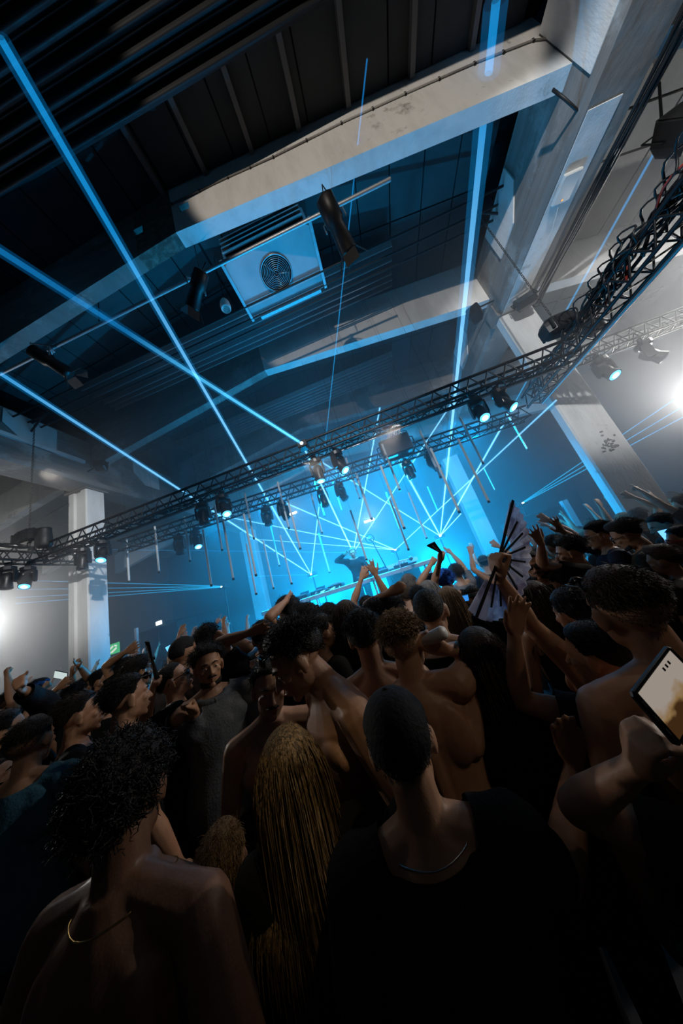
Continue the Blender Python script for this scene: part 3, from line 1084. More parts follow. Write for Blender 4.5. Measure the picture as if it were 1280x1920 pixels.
TUBE_LABELS = [
    'grey hanging light tube at the far left end of the second truss',
    'grey hanging light tube left of the first pair of hazy moving heads',
    'grey hanging light tube between the two leftmost hazy moving heads',
    'grey hanging light tube just right of the leftmost hazy moving heads',
    'grey hanging light tube below the third front truss head',
    'grey hanging light tube below the fourth front truss head, long and low',
    'grey hanging light tube under the fourth front truss head, short and high',
    'grey hanging light tube beside the laser crossing at the left',
    'grey hanging light tube faint, hanging low before the far left column',
    'grey hanging light tube faint, lowest beside the far left column',
    'grey hanging light tube pale, just left of the steep left laser beam',
    'grey hanging light tube crossing the fifth hazy moving head',
    'grey hanging light tube faint, left of the left laser projector',
    'grey hanging light tube beside the warm left flood lamp',
    'grey hanging light tube right of the left laser projector, hanging long',
    'grey hanging light tube faint, above the left end of the deck table',
    'grey hanging light tube thick, right of the sixth hazy moving head',
    'grey hanging light tube short, left of the seventh hazy moving head',
    'grey hanging light tube thick, under the sixth front truss head',
    'grey hanging light tube left of the performer raised hand',
    'grey hanging light tube faint, beside the performer raised hand',
    'grey hanging light tube close behind a thick tube left of the performer',
    'grey hanging light tube thick, at the left edge of the dimmer box',
    'grey hanging light tube faint, above the performer shoulder',
    'grey hanging light tube long, left of the warm right flood lamp',
    'grey hanging light tube faint, right of the warm right flood lamp',
    'grey hanging light tube faint, above the stage monitor',
    'grey hanging light tube thick, just right of the dimmer box',
    'grey hanging light tube long, right of the dimmer box',
    'grey hanging light tube short and faint, under the dimmer box',
    'grey hanging light tube thick, under the seventh front truss head',
    'grey hanging light tube long, crossing the right laser beams',
    'grey hanging light tube thick, rightmost at the end of the second truss',
    'grey hanging light tube short, beside the open fan tip',
]
TUBE_INFO = []
group = 'light tubes hanging over the stage'
ti_mesh = {}
for i, (xa, ya, xb, yb) in enumerate(TUBES):
    ra, rb_ = ray(xa, ya), ray(xb, yb)
    L_ = 1.1
    Y = L_ / (ra[2] / ra[1] - rb_[2] / rb_[1])
    Y = min(max(Y, 4.5), 9.0)
    p = at_y(xa, ya, Y)
    L_ = Y * (ra[2] / ra[1] - rb_[2] / rb_[1])
    x, y, z = p
    TUBE_INFO.append((x, y))
    t = thing('hanging_tube', TUBE_LABELS[i], 'light tube', (x, y, z), group)
    b = MB()
    r = .021
    b.loft([[(x + r * math.cos(a), y + r * math.sin(a), zz) for a in np.linspace(0, 2 * math.pi, 8, endpoint=False)] for zz in (z - L_, z)])
    b.build('tube_body', M['tube'], t)
    rod('end_cap', (x, y, z - L_ - .012), (x, y, z - L_ + .03), r + .003, M['black_plastic'], t, 8)
    rod('suspension_wire', (x, y, z), (x, y, roof_z(x)), .002, M['black_metal'], t, 4)
# ================================================================== stage, disc jockey table, loudspeakers
TY, TZT = 6.05, 2.0
xa, xb = at_y(490, 1146, TY)[0], at_y(812, 1052, TY)[0]
t = thing('dj_table', 'long stage table with a pale front rail carrying the music decks', 'table', ((xa + xb) / 2, TY + .4, 0))
bx('front_rail', (xa, TY - .03, TZT - .10), (xb, TY + .03, TZT - .0), M['rail'], t, .012)
bx('table_top', (xa + .02, TY + .03, TZT - .06), (xb - .02, TY + .85, TZT - .01), M['stage_wood'], t)
for x in (xa + .12, xa + 1.4, xb - 1.4, xb - .12):
    for y in (TY + .02, TY + .8):
        rod('leg', (x, y, 0.0 if y < 6.3 else 1.0), (x, y, TZT - .08), .024, M['rail'], t)
DECK_LABELS = ['black mixer with small knobs at the left end of the stage table', 'black deck with jog wheel next to the leftmost mixer', 'black deck with jog wheel left of the pale crumpled sheet',
               'black mixer with small knobs behind the pale crumpled sheet', 'black deck with jog wheel right in front of the performer', 'black deck with jog wheel under the performer left arm', 'black mixer with small knobs at the right end of the stage table']
for k, (x, kind) in enumerate(((-2.85, 'mixer'), (-2.35, 'player'), (-1.9, 'player'), (-1.45, 'mixer'), (-.7, 'player'), (-.28, 'player'), (.2, 'mixer'))):
    d = thing('media_player' if kind == 'player' else 'dj_mixer', DECK_LABELS[k], 'deck' if kind == 'player' else 'mixer', (x, TY + .4, TZT - .01), 'decks on the stage table')
    b = MB()
    b.box((x - .17, TY + .16, TZT - .01), (x + .17, TY + .62, TZT + .09), .01)
    b.build('case', M['black_plastic'], d)
    if kind == 'player':
        b = MB()
        b.lathe([(.11, TZT + .09), (.11, TZT + .105), (.02, TZT + .107)], 20, (x, TY + .30, 0))
        b.build('jog_wheel', M['steel'], d)
        b = MB()
        b.obox((x, TY + .55, TZT + .125), (1, 0, 0), (0, .8, .6), (0, -.6, .8), .12, .05, .005)
        b.build('screen', M['lens_dark'], d)
    else:
        for r_ in range(3):
            for c_ in range(4):
                rod('knob', (x - .11 + c_ * .07, TY + .24 + r_ * .12, TZT + .09), (x - .11 + c_ * .07, TY + .24 + r_ * .12, TZT + .12), .014, M['steel'], d)
# pale crumpled sheets lying on the table
b = MB()
n = 9
base = np.array([at_y(610, 1083, TY + .2)[0], TY + .14, TZT + .0])
g = [[base + np.array([-.3 + .6 * i / n, -.12 + .26 * j / 4, .02 + .03 * math.sin(i * 1.7 + j * 2.1) + .02 * math.sin(j * 3)]) for i in range(n + 1)] for j in range(5)]
vs = [p for r in g for p in r]
fs = [(j * (n + 1) + i, j * (n + 1) + i + 1, (j + 1) * (n + 1) + i + 1, (j + 1) * (n + 1) + i) for j in range(4) for i in range(n)]
b.add(vs, fs)
b.add([p - np.array([0, 0, .006]) for p in vs], [tuple(reversed(f)) for f in fs])
tag(b.build('crumpled_sheet', mat('pink_white_sheet', (.6, .38, .34), .7)), 'pale pinkish crumpled sheet on the stage table', 'sheet')
# monitor wedge and slab at the right of the table
x = at_y(745, 1046, TY + .6)[0]
t = thing('stage_monitor', 'dark wedge monitor with a pale top slab right of the performer', 'speaker', (x, 6.7, 1.0))
b = MB()
b.loft([[(x - .45, y, z) for y, z in ((6.95, 1.0), (7.45, 1.0), (7.45, 2.05), (7.1, 2.05))], [(x + .45, y, z) for y, z in ((6.95, 1.0), (7.45, 1.0), (7.45, 2.05), (7.1, 2.05))]])
b.build('cabinet', M['black_plastic'], t)
bx('top_slab', (x - .5, 7.02, 2.06), (x + .5, 7.5, 2.16), M['rail'], t)
# microphone on a boom stand
pm = at_y(693, 1010, 6.9)
t = thing('microphone_stand', 'microphone with round shield on a thin stand behind the table', 'microphone', (pm[0], 6.9, 1.0))
rod('pole', (pm[0] + .35, 6.9, 1.02), (pm[0] + .03, 6.9, pm[2] - .05), .014, M['black_metal'], t)
b = MB()
b.tube([(pm[0] + .11 * math.cos(a), 6.9, pm[2] + .11 * math.sin(a)) for a in np.linspace(0, 2 * math.pi, 17)], .014, 6, False)
b.build('shield_ring', M['black_metal'], t)
b = MB()
b.sphere((pm[0], 6.9, pm[2]), (.045, .045, .065), 10, 8)
b.build('capsule', M['steel'], t, True)
for k in range(3):
    a = k * 2.1
    rod('foot', (pm[0] + .35, 6.9, 1.1), (pm[0] + .35 + .25 * math.cos(a), 6.9 + .25 * math.sin(a), 1.01), .01, M['black_metal'], t)
pm = at_y(750, 1062, TY + .06)
t = thing('clamp_lamp', 'small pale lamp clamped to the table rail right of the performer', 'lamp', (pm[0], TY, TZT))
rod('pole', (pm[0], TY - .02, TZT - .12), (pm[0], TY - .02, TZT + .16), .014, M['rail'], t)
rod('arm', (pm[0], TY - .02, TZT + .15), (pm[0] + .3, TY - .02, TZT + .13), .012, M['rail'], t)
b = MB()
b.lathe([(.02, 0), (.05, .03), (.05, .09), (.03, .1)], 12, (pm[0] + .28, TY - .02, TZT + .08))
b.build('lamp_head', M['rail'], t, True)


# loudspeaker stacks either side
def pa_stack(x0, x1, y, ztop, n, label):
    t = thing('loudspeaker_stack', label, 'speaker', ((x0 + x1) / 2, y, 0))
    w = (x1 - x0) / n
    for k in range(n):
        for j, (za, zb_) in enumerate(((0, ztop * .5 - .01), (ztop * .5, ztop))):
            c = bx('cabinet', (x0 + k * w + .005, y, za), (x0 + (k + 1) * w - .005, y + .8, zb_), M['black_plastic'], t, .015)
            g = bx('grille', (x0 + k * w + .04, y - .012, za + .04), (x0 + (k + 1) * w - .04, y, zb_ - .04), M['black_metal'], None)
            g.parent = c
    return t


pa_stack(-8.35, -6.95, 7.5, 2.52, 2, 'black loudspeaker stack standing behind the crowd left of the stage')
pa_stack(3.42, 4.66, 7.5, 2.32, 2, 'black loudspeaker stack standing behind the raised hands right of the stage')
o = bx('truss_tower_post', (-8.50, 7.45, 0), (-8.42, 7.53, 2.7), M['rail'])
tag(o, 'pale metal post at the left edge of the left loudspeaker stack', 'post')
o = bx('truss_tower_post', (4.72, 7.45, 0), (4.85, 7.58, 2.4), M['rail'])
tag(o, 'pale metal post at the right edge of the right loudspeaker stack', 'post')

# small wall lamps and signs
def wall_lamp(px, py, Y, sx, sz, col, st, label, name='flood_lamp', e=0):
    c = at_y(px, py, Y)
    t = thing(name, label, 'lamp', tuple(c))
    b = MB()
    b.box((c[0] - sx - .03, Y, c[2] - sz - .03), (c[0] + sx + .03, Y + .12, c[2] + sz + .03), .02)
    b.build('housing', M['black_plastic'], t)
    b = MB()
    b.box((c[0] - sx, Y - .012, c[2] - sz), (c[0] + sx, Y + .0, c[2] + sz))
    b.build('diffuser', emit('lit_' + name + str(px), col, st), t)
    rod('support', (c[0], Y + .1, c[2]), (c[0], 13.98, c[2]), .02, M['black_metal'], t)
    if e:
        light('glow_' + name, 'POINT', (c[0], Y - .25, c[2]), col, e, None, .1)
    return t


wall_lamp(548, 963, 12.0, .24, .05, (1, .93, .82), 9, 'bright warm flood lamp in the blue haze left of the performer', 'flood_lamp', 40)
wall_lamp(692, 976, 12.0, .24, .05, (1, .93, .82), 9, 'bright warm flood lamp in the blue haze above the microphone', 'flood_lamp', 40)
wall_lamp(298, 1168, 9.0, .13, .07, (1, 1, .95), 4, 'small white emergency lamp over the left loudspeaker stack', 'emergency_lamp')
c = at_y(214, 1216, 10.0)
t = thing('exit_sign', 'green glowing exit sign over the heads right of the left column', 'sign', tuple(c))
bx('sign_box', (c[0] - .32, 10.0, c[2] - .24), (c[0] + .32, 10.1, c[2] + .24), M['black_plastic'], t)
bx('sign_face', (c[0] - .29, 9.985, c[2] - .21), (c[0] + .29, 10.0, c[2] + .21), emit('green_sign', (.08, .75, .28), .9), t)
b = MB()
for (xx, zz, w, h, sl) in ((-.12, .06, .16, .035, .5), (.02, -.06, .2, .04, .5), (.1, .1, .1, .03, -.3), (-.14, -.12, .1, .03, .3)):
    b.obox((c[0] + xx, 9.98, c[2] + zz), (math.cos(sl), 0, math.sin(sl)), (0, 1, 0), (-math.sin(sl), 0, math.cos(sl)), w * .7, .004, h)
b.build('pictogram', emit('sign_white', (.9, 1, .9), 1.2), t)
rod('support_post', (c[0], 10.05, 0.0), (c[0], 10.05, c[2] - .24), .025, M['black_metal'], t)
# lit floods of the aisles, on stands
def stand_flood(x, y, z, label, st, r):
    t = thing('stand_flood', label, 'light', (x, y, 0))
    rod('pole', (x, y, .02), (x, y, z - .1), .03, M['black_metal'], t)
    d = np.array([-x, -y, 1.9 - z])
    d /= np.linalg.norm(d)
    c = np.array([x, y, z]) + np.array([0, .3, 0])
    b = MB()
    b.tube([c - d * .2, c - d * .15, c + d * .0, c + d * .03], [.08, r, r * 1.05, r * 1.05], 20)
    b.build('lamp_head', M['black_metal'], t, True)
    b = MB()
    b.tube([c + d * .032, c + d * .045], [r * .96, r * .7], 20)
    b.build('lens', emit('lit_aisle_lens' + str(int(x)), (1, .98, .93), st), t)
    for k in range(3):
        a = k * 2.1 + .3
        rod('leg', (x, y, .5), (x + .4 * math.cos(a), y + .4 * math.sin(a), .01), .018, M['black_metal'], t)


stand_flood(-12.4, 5.95, 4.1, 'blinding white flood light on a stand in the left aisle', 3, .16)
stand_flood(9.45, 8.0, 3.62, 'blinding white flood light on a stand in the right aisle', 3, .12)

# ------------------------------------------------------------------ lasers
def laser_mat(name, near, far, reach):
    """a beam of light in the haze: whitest at its projector, deeper blue as it spreads"""
    m = bpy.data.materials.new(name)
    N, L = nodes_of(m)
    N.remove(N['Principled BSDF'])
    tc = N.new('ShaderNodeTexCoord')
    sp = N.new('ShaderNodeSeparateXYZ')
    L.new(tc.outputs['Object'], sp.inputs[0])
    mr = N.new('ShaderNodeMapRange')
    mr.inputs['From Max'].default_value = reach
    L.new(sp.outputs['Z'], mr.inputs['Value'])
    cr = N.new('ShaderNodeValToRGB')
    cr.color_ramp.elements[0].color = (*near, 1)
    cr.color_ramp.elements[1].color = (*far, 1)
    e1 = cr.color_ramp.elements.new(.35)
    e1.color = (*[(a * .45 + b * .55) for a, b in zip(near, far)], 1)
    L.new(mr.outputs[0], cr.inputs['Fac'])
    e = N.new('ShaderNodeEmission')
    e.inputs[1].default_value = 1.0
    L.new(cr.outputs['Color'], e.inputs[0])
    tr = N.new('ShaderNodeBsdfTransparent')
    ad = N.new('ShaderNodeAddShader')
    L.new(e.outputs[0], ad.inputs[0])
    L.new(tr.outputs[0], ad.inputs[1])
    L.new(ad.outputs[0], N['Material Output'].inputs[0])
    m.cycles.emission_sampling = 'NONE'
    return m


LASER_CORE = laser_mat('laser_beam_core', (.40, .85, 1.1), (.003, .095, .23), 8.0)
LASER_EDGE = laser_mat('laser_beam_edge', (.004, .08, .18), (.0, .018, .048), 8.0)
LASER_THIN = laser_mat('laser_beam_thin', (.01, .30, .58), (.002, .06, .17), 9.0)


LASER_WIDE = laser_mat('laser_beam_wide_core', (.10, .50, .75), (.002, .05, .13), 3.2)
LASER_WIDE_EDGE = laser_mat('laser_beam_wide_edge', (.004, .08, .17), (.0, .014, .04), 3.2)


def laser(p, q, label, w0=.010, w1=.022, thin=False, edge=2.2, wide=False):
    p, q = Vector(p), Vector(q)
    d = q - p
    Ln = d.length
    b = MB()
    b.lathe([(w0, 0), (w0 + (w1 - w0) * .5, Ln * .5), (w1, Ln)], 10, cap=False)
    if not thin:
        b.cur = 1
        b.lathe([(w0 * edge, 0), ((w0 + (w1 - w0) * .5) * edge, Ln * .5), (w1 * edge, Ln)], 12, cap=False)
    o = b.build('laser_beam', [LASER_THIN] if thin else ([LASER_WIDE, LASER_WIDE_EDGE] if wide else [LASER_CORE, LASER_EDGE]), None, True)
    o.matrix_basis = Matrix.Translation(p) @ d.to_track_quat('Z', 'Y').to_matrix().to_4x4()
    o.visible_shadow = True
    return tag(o, label, 'laser beam', 'blue laser beams over the stage')


def laser_box(p, label):
    t = thing('laser_projector', label, 'projector', (p[0], p[1], 1.0))
    bx('case', (p[0] - .14, p[1], p[2] - .07), (p[0] + .14, p[1] + .3, p[2] + .07), M['black_plastic'], t, .015)
    bx('aperture', (p[0] - .03, p[1] - .006, p[2] - .02), (p[0] + .03, p[1] + .001, p[2] + .02), M['lens_core'], t)
    rod('stand_pole', (p[0], p[1] + .15, 1.02), (p[0], p[1] + .15, p[2] - .07), .025, M['black_metal'], t)
    bx('stand_foot', (p[0] - .18, p[1] - .02, 1.0), (p[0] + .18, p[1] + .32, 1.03), M['black_metal'], t)


LY = 8.4
S1, S2, S3 = at_y(583, 1077, LY), at_y(741, 1031, LY), at_y(825, 1005, LY)
S4 = at_y(662, 1036, 7.3)
laser_box(S1, 'black laser projector on a stand at the left of the stage')
laser_box(S2, 'black laser projector on a stand behind the microphone')
laser_box(S3, 'black laser projector on a stand at the right of the stage')
RZ = ZU(1.30)
second_y = lambda X: SA[1] + (SB[1] - SA[1]) * (X - SA[0]) / (SB[0] - SA[0])
for (s, nm, px, py, mode, val, lab, kw) in (
    (S1, 'left', 0, 70, 'z', RZ, 'up to the top left picture corner', dict(w1=.035)),
    (S1, 'left', 0, 700, 'z', ZU(1.0), 'across the second truss to the left picture edge', dict(w1=.026)),
    (S1, 'left', 688, 110, 'z', ZU(1.3), 'thin and almost upright past the air unit', dict(w0=.005, w1=.010, thin=True)),
    (S1, 'left', 598, 950, 'y', 7.6, 'short and steep beside its neighbour', dict(w0=.010, w1=.012)),
    (S1, 'left', 465, 1081, 'y', 8.2, 'flat and faint to the left', dict(w0=.006, w1=.006, thin=True)),
    (S2, 'middle', 537, 944, 'y', 5.6, 'leaning left to the second truss', dict(w1=.014)),
    (S2, 'middle', 430, 970, 'y', 6.0, 'low and long to the left end of the second truss', dict(w1=.012)),
    (S2, 'middle', 465, 1010, 'y', 7.0, 'lowest of those leaning left', dict(w0=.007, w1=.008)),
    (S2, 'middle', 1043, 750, 'y', 4.2, 'rising right to the truss corner', dict(w0=.008, w1=.012)),
    (S3, 'right', 930, 0, 'z', RZ, 'broad and almost upright to the top edge', dict(w1=.05, edge=2.8)),
    (S3, 'right', 944, 794, 'y', 5.9, 'leaning right to the end of the second truss', dict(w0=.014, w1=.018)),
    (S3, 'right', 1280, 190, 'z', 7.3, 'faint line rising over the right aisle roof', dict(w0=.004, w1=.02, thin=True)),
    (S3, 'right', 864, 963, 'y', 7.9, 'short stub leaning right', dict(w0=.010, w1=.010)),
    (S3, 'right', 738, 846, 'y', 5.6, 'broad one leaning left to the dimmer box', dict(w0=.014, w1=.026, edge=2.4)),
    (S3, 'right', 602, 866, 'y', 5.4, 'long one crossing left to the front truss heads', dict(w1=.014)),
    (S4, 'performer', 712, 764, 'y', 5.2, 'rising to the front truss middle', dict(w1=.014)),
    (S4, 'performer', 846, 757, 'y', 5.2, 'leaning right over the dimmer box', dict(w0=.008, w1=.013)),
    (S4, 'performer', 567, 834, 'y', 4.0, 'leaning left to the bright spot on the front truss', dict(w0=.014, w1=.016)),
    (S4, 'performer', 0, 1028, 'y', 7.5, 'flat faint line to the left picture edge', dict(w0=.006, w1=.008, thin=True)),
):
    q = at_z(px, py, val) if mode == 'z' else at_y(px, py, val)
    laser(s, q, 'blue beam from the %s laser, %s' % (nm, lab), **kw)
# projector on the front truss with a beam up to the left
S5 = at_y(566, 832, FY - .15)
q = at_z(0, 470, RZ)
d = np.asarray(q) - S5
laser(S5, S5 + d * 1.1, 'broad blue beam from the front truss to the upper left picture edge', w0=.018, w1=.045, edge=2.0, wide=True)
t = thing('laser_mirror', 'small bright mirror head sitting in the front truss', 'projector', tuple(S5))
b = MB()
b.box(tuple(S5 - np.array([.09, .02, .07])), tuple(S5 + np.array([.09, .16, .07])), .015)
b.build('case', M['black_plastic'], t)
b = MB()
b.sphere(S5 + np.array([0, -.025, 0]), (.03, .012, .03), 10, 6)
b.build('lens', M['lens_core'], t)
# fans of flat beams from the side walls of the stage
for nm, src, ends, Y1 in (('left', at_y(415, 1100, 8.2), ((0, 1087), (0, 1106), (0, 1122), (0, 1134)), 7.2), ('right', at_y(980, 943, 8.2), ((1280, 738), (1280, 762), (1280, 782)), 7.0)):
    laser_box(src, 'black laser projector at the %s end of the stage sending out a flat fan' % nm)
    for k, (px, py) in enumerate(ends):
        laser(src + np.array([0, 0, (.02 - .012 * k)]), at_y(px, py, Y1), '%s of the flat blue fan beams reaching to the %s picture edge' % (('topmost', 'second', 'third', 'lowest')[k], nm), w0=.010, w1=.012, thin=True)
# ================================================================== people
SKIN = {}
for nm, c, c2 in (('pale', (.50, .30, .21), (.42, .22, .15)), ('tan', (.42, .235, .145), (.34, .17, .10)), ('olive', (.34, .19, .115), (.27, .14, .08)), ('brown', (.17, .085, .05), (.12, .06, .035)), ('dark', (.07, .036, .022), (.05, .026, .017))):
    SKIN[nm] = mat('skin_' + nm, c, .48, 0, c2, 9, (.4, .75), .06, 160, spec=.35)
HAIR = {}
for nm, c in (('black', (.006, .005, .005)), ('dark', (.012, .009, .007)), ('brown', (.035, .020, .012)), ('light', (.19, .12, .062)), ('blond', (.30, .19, .085)), ('grey', (.16, .15, .14)), ('blue', (.01, .10, .45))):
    HAIR[nm] = mat('hair_' + nm, c, .6, 0, tuple(x * (1.6 if nm != 'blond' else .28) for x in c), 30 if nm != 'blond' else 110, (.4, .7) if nm != 'blond' else (.42, .56), .7, 170, spec=.35, stretch=(1, 1, 1) if nm != 'blond' else (1, 1, .05))
CLOTH = {}
for nm, c in (('black', (.006, .006, .007)), ('charcoal', (.022, .022, .025)), ('grey', (.20, .20, .21)), ('heather', (.12, .13, .14)), ('denim', (.045, .14, .20)), ('white', (.5, .5, .5)), ('pink', (.42, .06, .12)), ('olive', (.045, .045, .032)), ('navy', (.012, .018, .04)), ('red', (.3, .02, .02)), ('blue', (.02, .12, .4))):
    CLOTH[nm] = mat('cloth_' + nm, c, .85, 0, tuple(x * .7 for x in c), 8, (.35, .7), .25, 90, spec=.2)
M['lens_shade'] = mat('sunglass_lens', (.004, .005, .006), .06, 0, spec=.9)
M['frame_black'] = mat('glasses_frame_black', (.01, .01, .01), .25)
M['frame_white'] = mat('glasses_frame_white', (.55, .57, .6), .3)
M['frame_red'] = mat('glasses_frame_red', (.75, .015, .01), .3)
M['eye_white'] = mat('eye_white', (.62, .60, .57), .2)
M['eye_dark'] = mat('eye_iris', (.02, .013, .009), .1)
M['lip'] = mat('lip_skin', (.30, .12, .09), .45)
M['gold'] = mat('gold_chain', (.65, .42, .14), .25, 1.0)
M['silver'] = mat('silver_chain', (.6, .6, .6), .25, 1.0)


def rz(a):
    c, s = math.cos(a), math.sin(a)
    return np.array([[c, -s, 0], [s, c, 0], [0, 0, 1.0]])


def rx(a):
    c, s = math.cos(a), math.sin(a)
    return np.array([[1, 0, 0], [0, c, -s], [0, s, c.real]], float)


def ry(a):
    c, s = math.cos(a), math.sin(a)
    return np.array([[c, 0, s], [0, 1.0, 0], [-s, 0, c]])


def unit(v):
    v = np.asarray(v, float)
    return v / (np.linalg.norm(v) + 1e-9)


def fast_mesh(name, V, Q, smooth=True):
    V = np.asarray(V, np.float32)
    Q = np.asarray(Q, np.int32)
    k = Q.shape[1]
    me = bpy.data.meshes.new(name)
    me.vertices.add(len(V))
    me.vertices.foreach_set('co', V.ravel())
    me.loops.add(Q.size)
    me.loops.foreach_set('vertex_index', Q.ravel())
    me.polygons.add(len(Q))
    me.polygons.foreach_set('loop_start', np.arange(0, Q.size, k, dtype=np.int32))
    me.polygons.foreach_set('loop_total', np.full(len(Q), k, np.int32))
    if smooth:
        me.polygons.foreach_set('use_smooth', np.ones(len(Q), bool))
    me.update(calc_edges=True)
    me.validate()
    return me


def caps(mb, pts, rs, n=10):
    """a tapered limb with rounded ends"""
    pts = [np.asarray(p, float) for p in pts]
    d0, d1 = unit(pts[0] - pts[1]), unit(pts[-1] - pts[-2])
    P = [pts[0] + d0 * rs[0] * .85, pts[0] + d0 * rs[0] * .5] + pts + [pts[-1] + d1 * rs[-1] * .5, pts[-1] + d1 * rs[-1] * .85]
    Rr = [rs[0] * .45, rs[0] * .85] + list(rs) + [rs[-1] * .85, rs[-1] * .45]
    mb.tube(P, Rr, n)


def sphere_r(mb, c, r, Rm, nu=14, nv=10):
    """ellipsoid turned by the matrix RM"""
    c = np.asarray(c, float)
    rings = []
    for j in range(nv + 1):
        th = math.pi * (0.02 + 0.96 * j / nv)
        rings.append([c + Rm @ (np.asarray(r) * np.array([math.sin(th) * math.cos(2 * math.pi * i / nu), math.sin(th) * math.sin(2 * math.pi * i / nu), -math.cos(th)])) for i in range(nu)])
    mb.loft(rings)


CURL = {'open': ((4, 6, 4), 13, 40), 'relaxed': ((22, 30, 18), 4, 25), 'fist': ((82, 95, 60), 0, 10), 'grip': ((55, 60, 35), 2, 10), 'wide': ((2, 4, 3), 20, 55), 'point': ((82, 95, 60), 0, 10), 'two': ((82, 95, 60), 6, 10), 'flat': ((6, 8, 5), 2, 20)}


def hand(mb, w, f, pn, side, kind, s=1.0, fat=1.0):
    """palm and five fingers at the wrist W; F finger direction, PN palm normal, SIDE +1 if the thumb lies along cross(f, pn)"""
    f = unit(f)
    pn = unit(np.asarray(pn) - f * (np.asarray(pn) @ f))
    t = np.cross(f, pn) * side
    bends, spread, thumb = CURL[kind]
    rings = []
    for u, wd, th in ((-.015, .026, .021), (.01, .030, .020), (.045, .040, .018), (.075, .042, .015), (.092, .040, .012)):
        c = w + f * u * s
        rings.append([c + t * (wd * math.cos(a)) * s + pn * (th * math.sin(a)) * s for a in np.linspace(0, 2 * math.pi, 12, endpoint=False)])
    mb.loft(rings)
    for k, (off, L_) in enumerate(((.030, .074), (.010, .084), (-.010, .077), (-.029, .060))):
        bd = bends
        if kind == 'point' and k == 0 or kind == 'two' and k in (0, 1):
            bd = (4, 5, 4)
        sp = math.radians(spread * (1.5 - k) / 1.5)
        d = unit(f * math.cos(sp) + t * math.sin(sp))
        p = w + (f * .088 + t * off) * s
        pts, rr = [p - d * .012 * s, p], [.0105 * s * fat, .0105 * s * fat]
        ang = 0
        for q, (b_, fr) in enumerate(zip(bd, (.45, .31, .24))):
            ang += math.radians(b_)
            dd = d * math.cos(ang) + pn * math.sin(ang)
            p = p + dd * L_ * fr * s
            pts.append(p)
            rr.append((.0095, .0088, .0072)[q] * s * fat)
        caps(mb, pts, rr, 8)
    a = math.radians(thumb)
    p = w + (f * .022 + t * .026 + pn * .004) * s
    cl = 0.55 if kind in ('fist', 'grip', 'point', 'two') else 0.12
    d1 = unit(f * math.cos(a) + t * math.sin(a) * .9 + pn * cl)
    d2 = unit(f * math.cos(a * .5) + t * math.sin(a * .5) * (.2 if cl > .3 else .8) + pn * cl * 1.6)
    caps(mb, [p, p + d1 * .038 * s, p + d1 * .038 * s + d2 * .03 * s, p + d1 * .038 * s + d2 * .055 * s], [.015 * s, .0125 * s * fat, .0105 * s * fat, .0085 * s * fat], 8)


HC = np.array([0, -.014, .03])
HR = np.array([.078, .099, .088])
_AZ = np.radians([0, 40, 60, 70, 84, 92, 105, 125, 150, 180])
_EL = np.radians([33, 31, 22, -2, -10, 6, -8, -28, -38, -42])


def hairline(az):
    return np.interp(np.abs((az + np.pi) % (2 * np.pi) - np.pi), _AZ, _EL)


def skull(az, el, th=0.0):
    d = np.stack([np.cos(el) * np.sin(az), np.cos(el) * np.cos(az), np.sin(el)], -1)
    r = 1 / np.sqrt(((d / HR) ** 2).sum(-1))
    return HC + d * (r + th)[..., None]


def head_shapes(mb, H, Rh, female=False, chin=1.0):
    P = lambda x, y, z: H + Rh @ np.array([x, y, z])
    sphere_r(mb, P(*HC), HR, Rh, 20, 14)
    sphere_r(mb, P(0, .018, -.035), (.064, .074, .078), Rh, 16, 12)
    sphere_r(mb, P(0, .036, -.078), (.047 if not female else .042, .046, .036 * chin), Rh)
    sphere_r(mb, P(0, .072, -.100 * (.5 + .5 * chin)), (.022, .017, .017), Rh, 10, 8)
    for s in (-1, 1):
        sphere_r(mb, P(s * .044, .012, -.066), (.017, .038, .030), Rh, 10, 8)       # jaw angle
        sphere_r(mb, P(s * .042, .060, -.022), (.021, .020, .018), Rh, 10, 8)       # cheekbone
        Re = Rh @ rz(-s * .35) @ rx(-.15)
        sphere_r(mb, P(s * .080, -.008, -.008), (.010, .021, .034), Re, 10, 8)      # ear
        sphere_r(mb, P(s * .079, .000, -.033), (.008, .011, .013), Re, 8, 6)        # ear lobe
        sphere_r(mb, P(s * .010, .104, -.036), (.009, .010, .007), Rh, 8, 6)        # nostril
        sphere_r(mb, P(s * .031, .075, .000), (.014, .012, .0095), Rh, 8, 6)        # eyelids over the eye
    caps(mb, [P(-.046, .066, .022), P(-.02, .082, .022), P(.02, .082, .022), P(.046, .066, .022)], [.009, .0125, .0125, .009], 8)
    caps(mb, [P(0, .084, .012), P(0, .098, -.012), P(0, .110, -.033)], [.008, .0095, .0115], 8)
    caps(mb, [P(-.022, .083, -.062), P(0, .0935, -.059), P(.022, .083, -.062)], [.005, .0075, .005], 8)
    caps(mb, [P(-.019, .082, -.071), P(0, .0925, -.072), P(.019, .082, -.071)], [.005, .0085, .005], 8)


def ik(S, T, l1, l2, hint):
    d = T - S
    D = np.linalg.norm(d)
    D2 = min(max(D, abs(l1 - l2) + .03), l1 + l2 - .004)
    d = d / (D + 1e-9)
    a = (l1 * l1 - l2 * l2 + D2 * D2) / (2 * D2)
    h = math.sqrt(max(0, l1 * l1 - a * a))
    hn = hint - d * (hint @ d)
    hn = unit(hn)
    return S + d * a + hn * h, S + d * D2


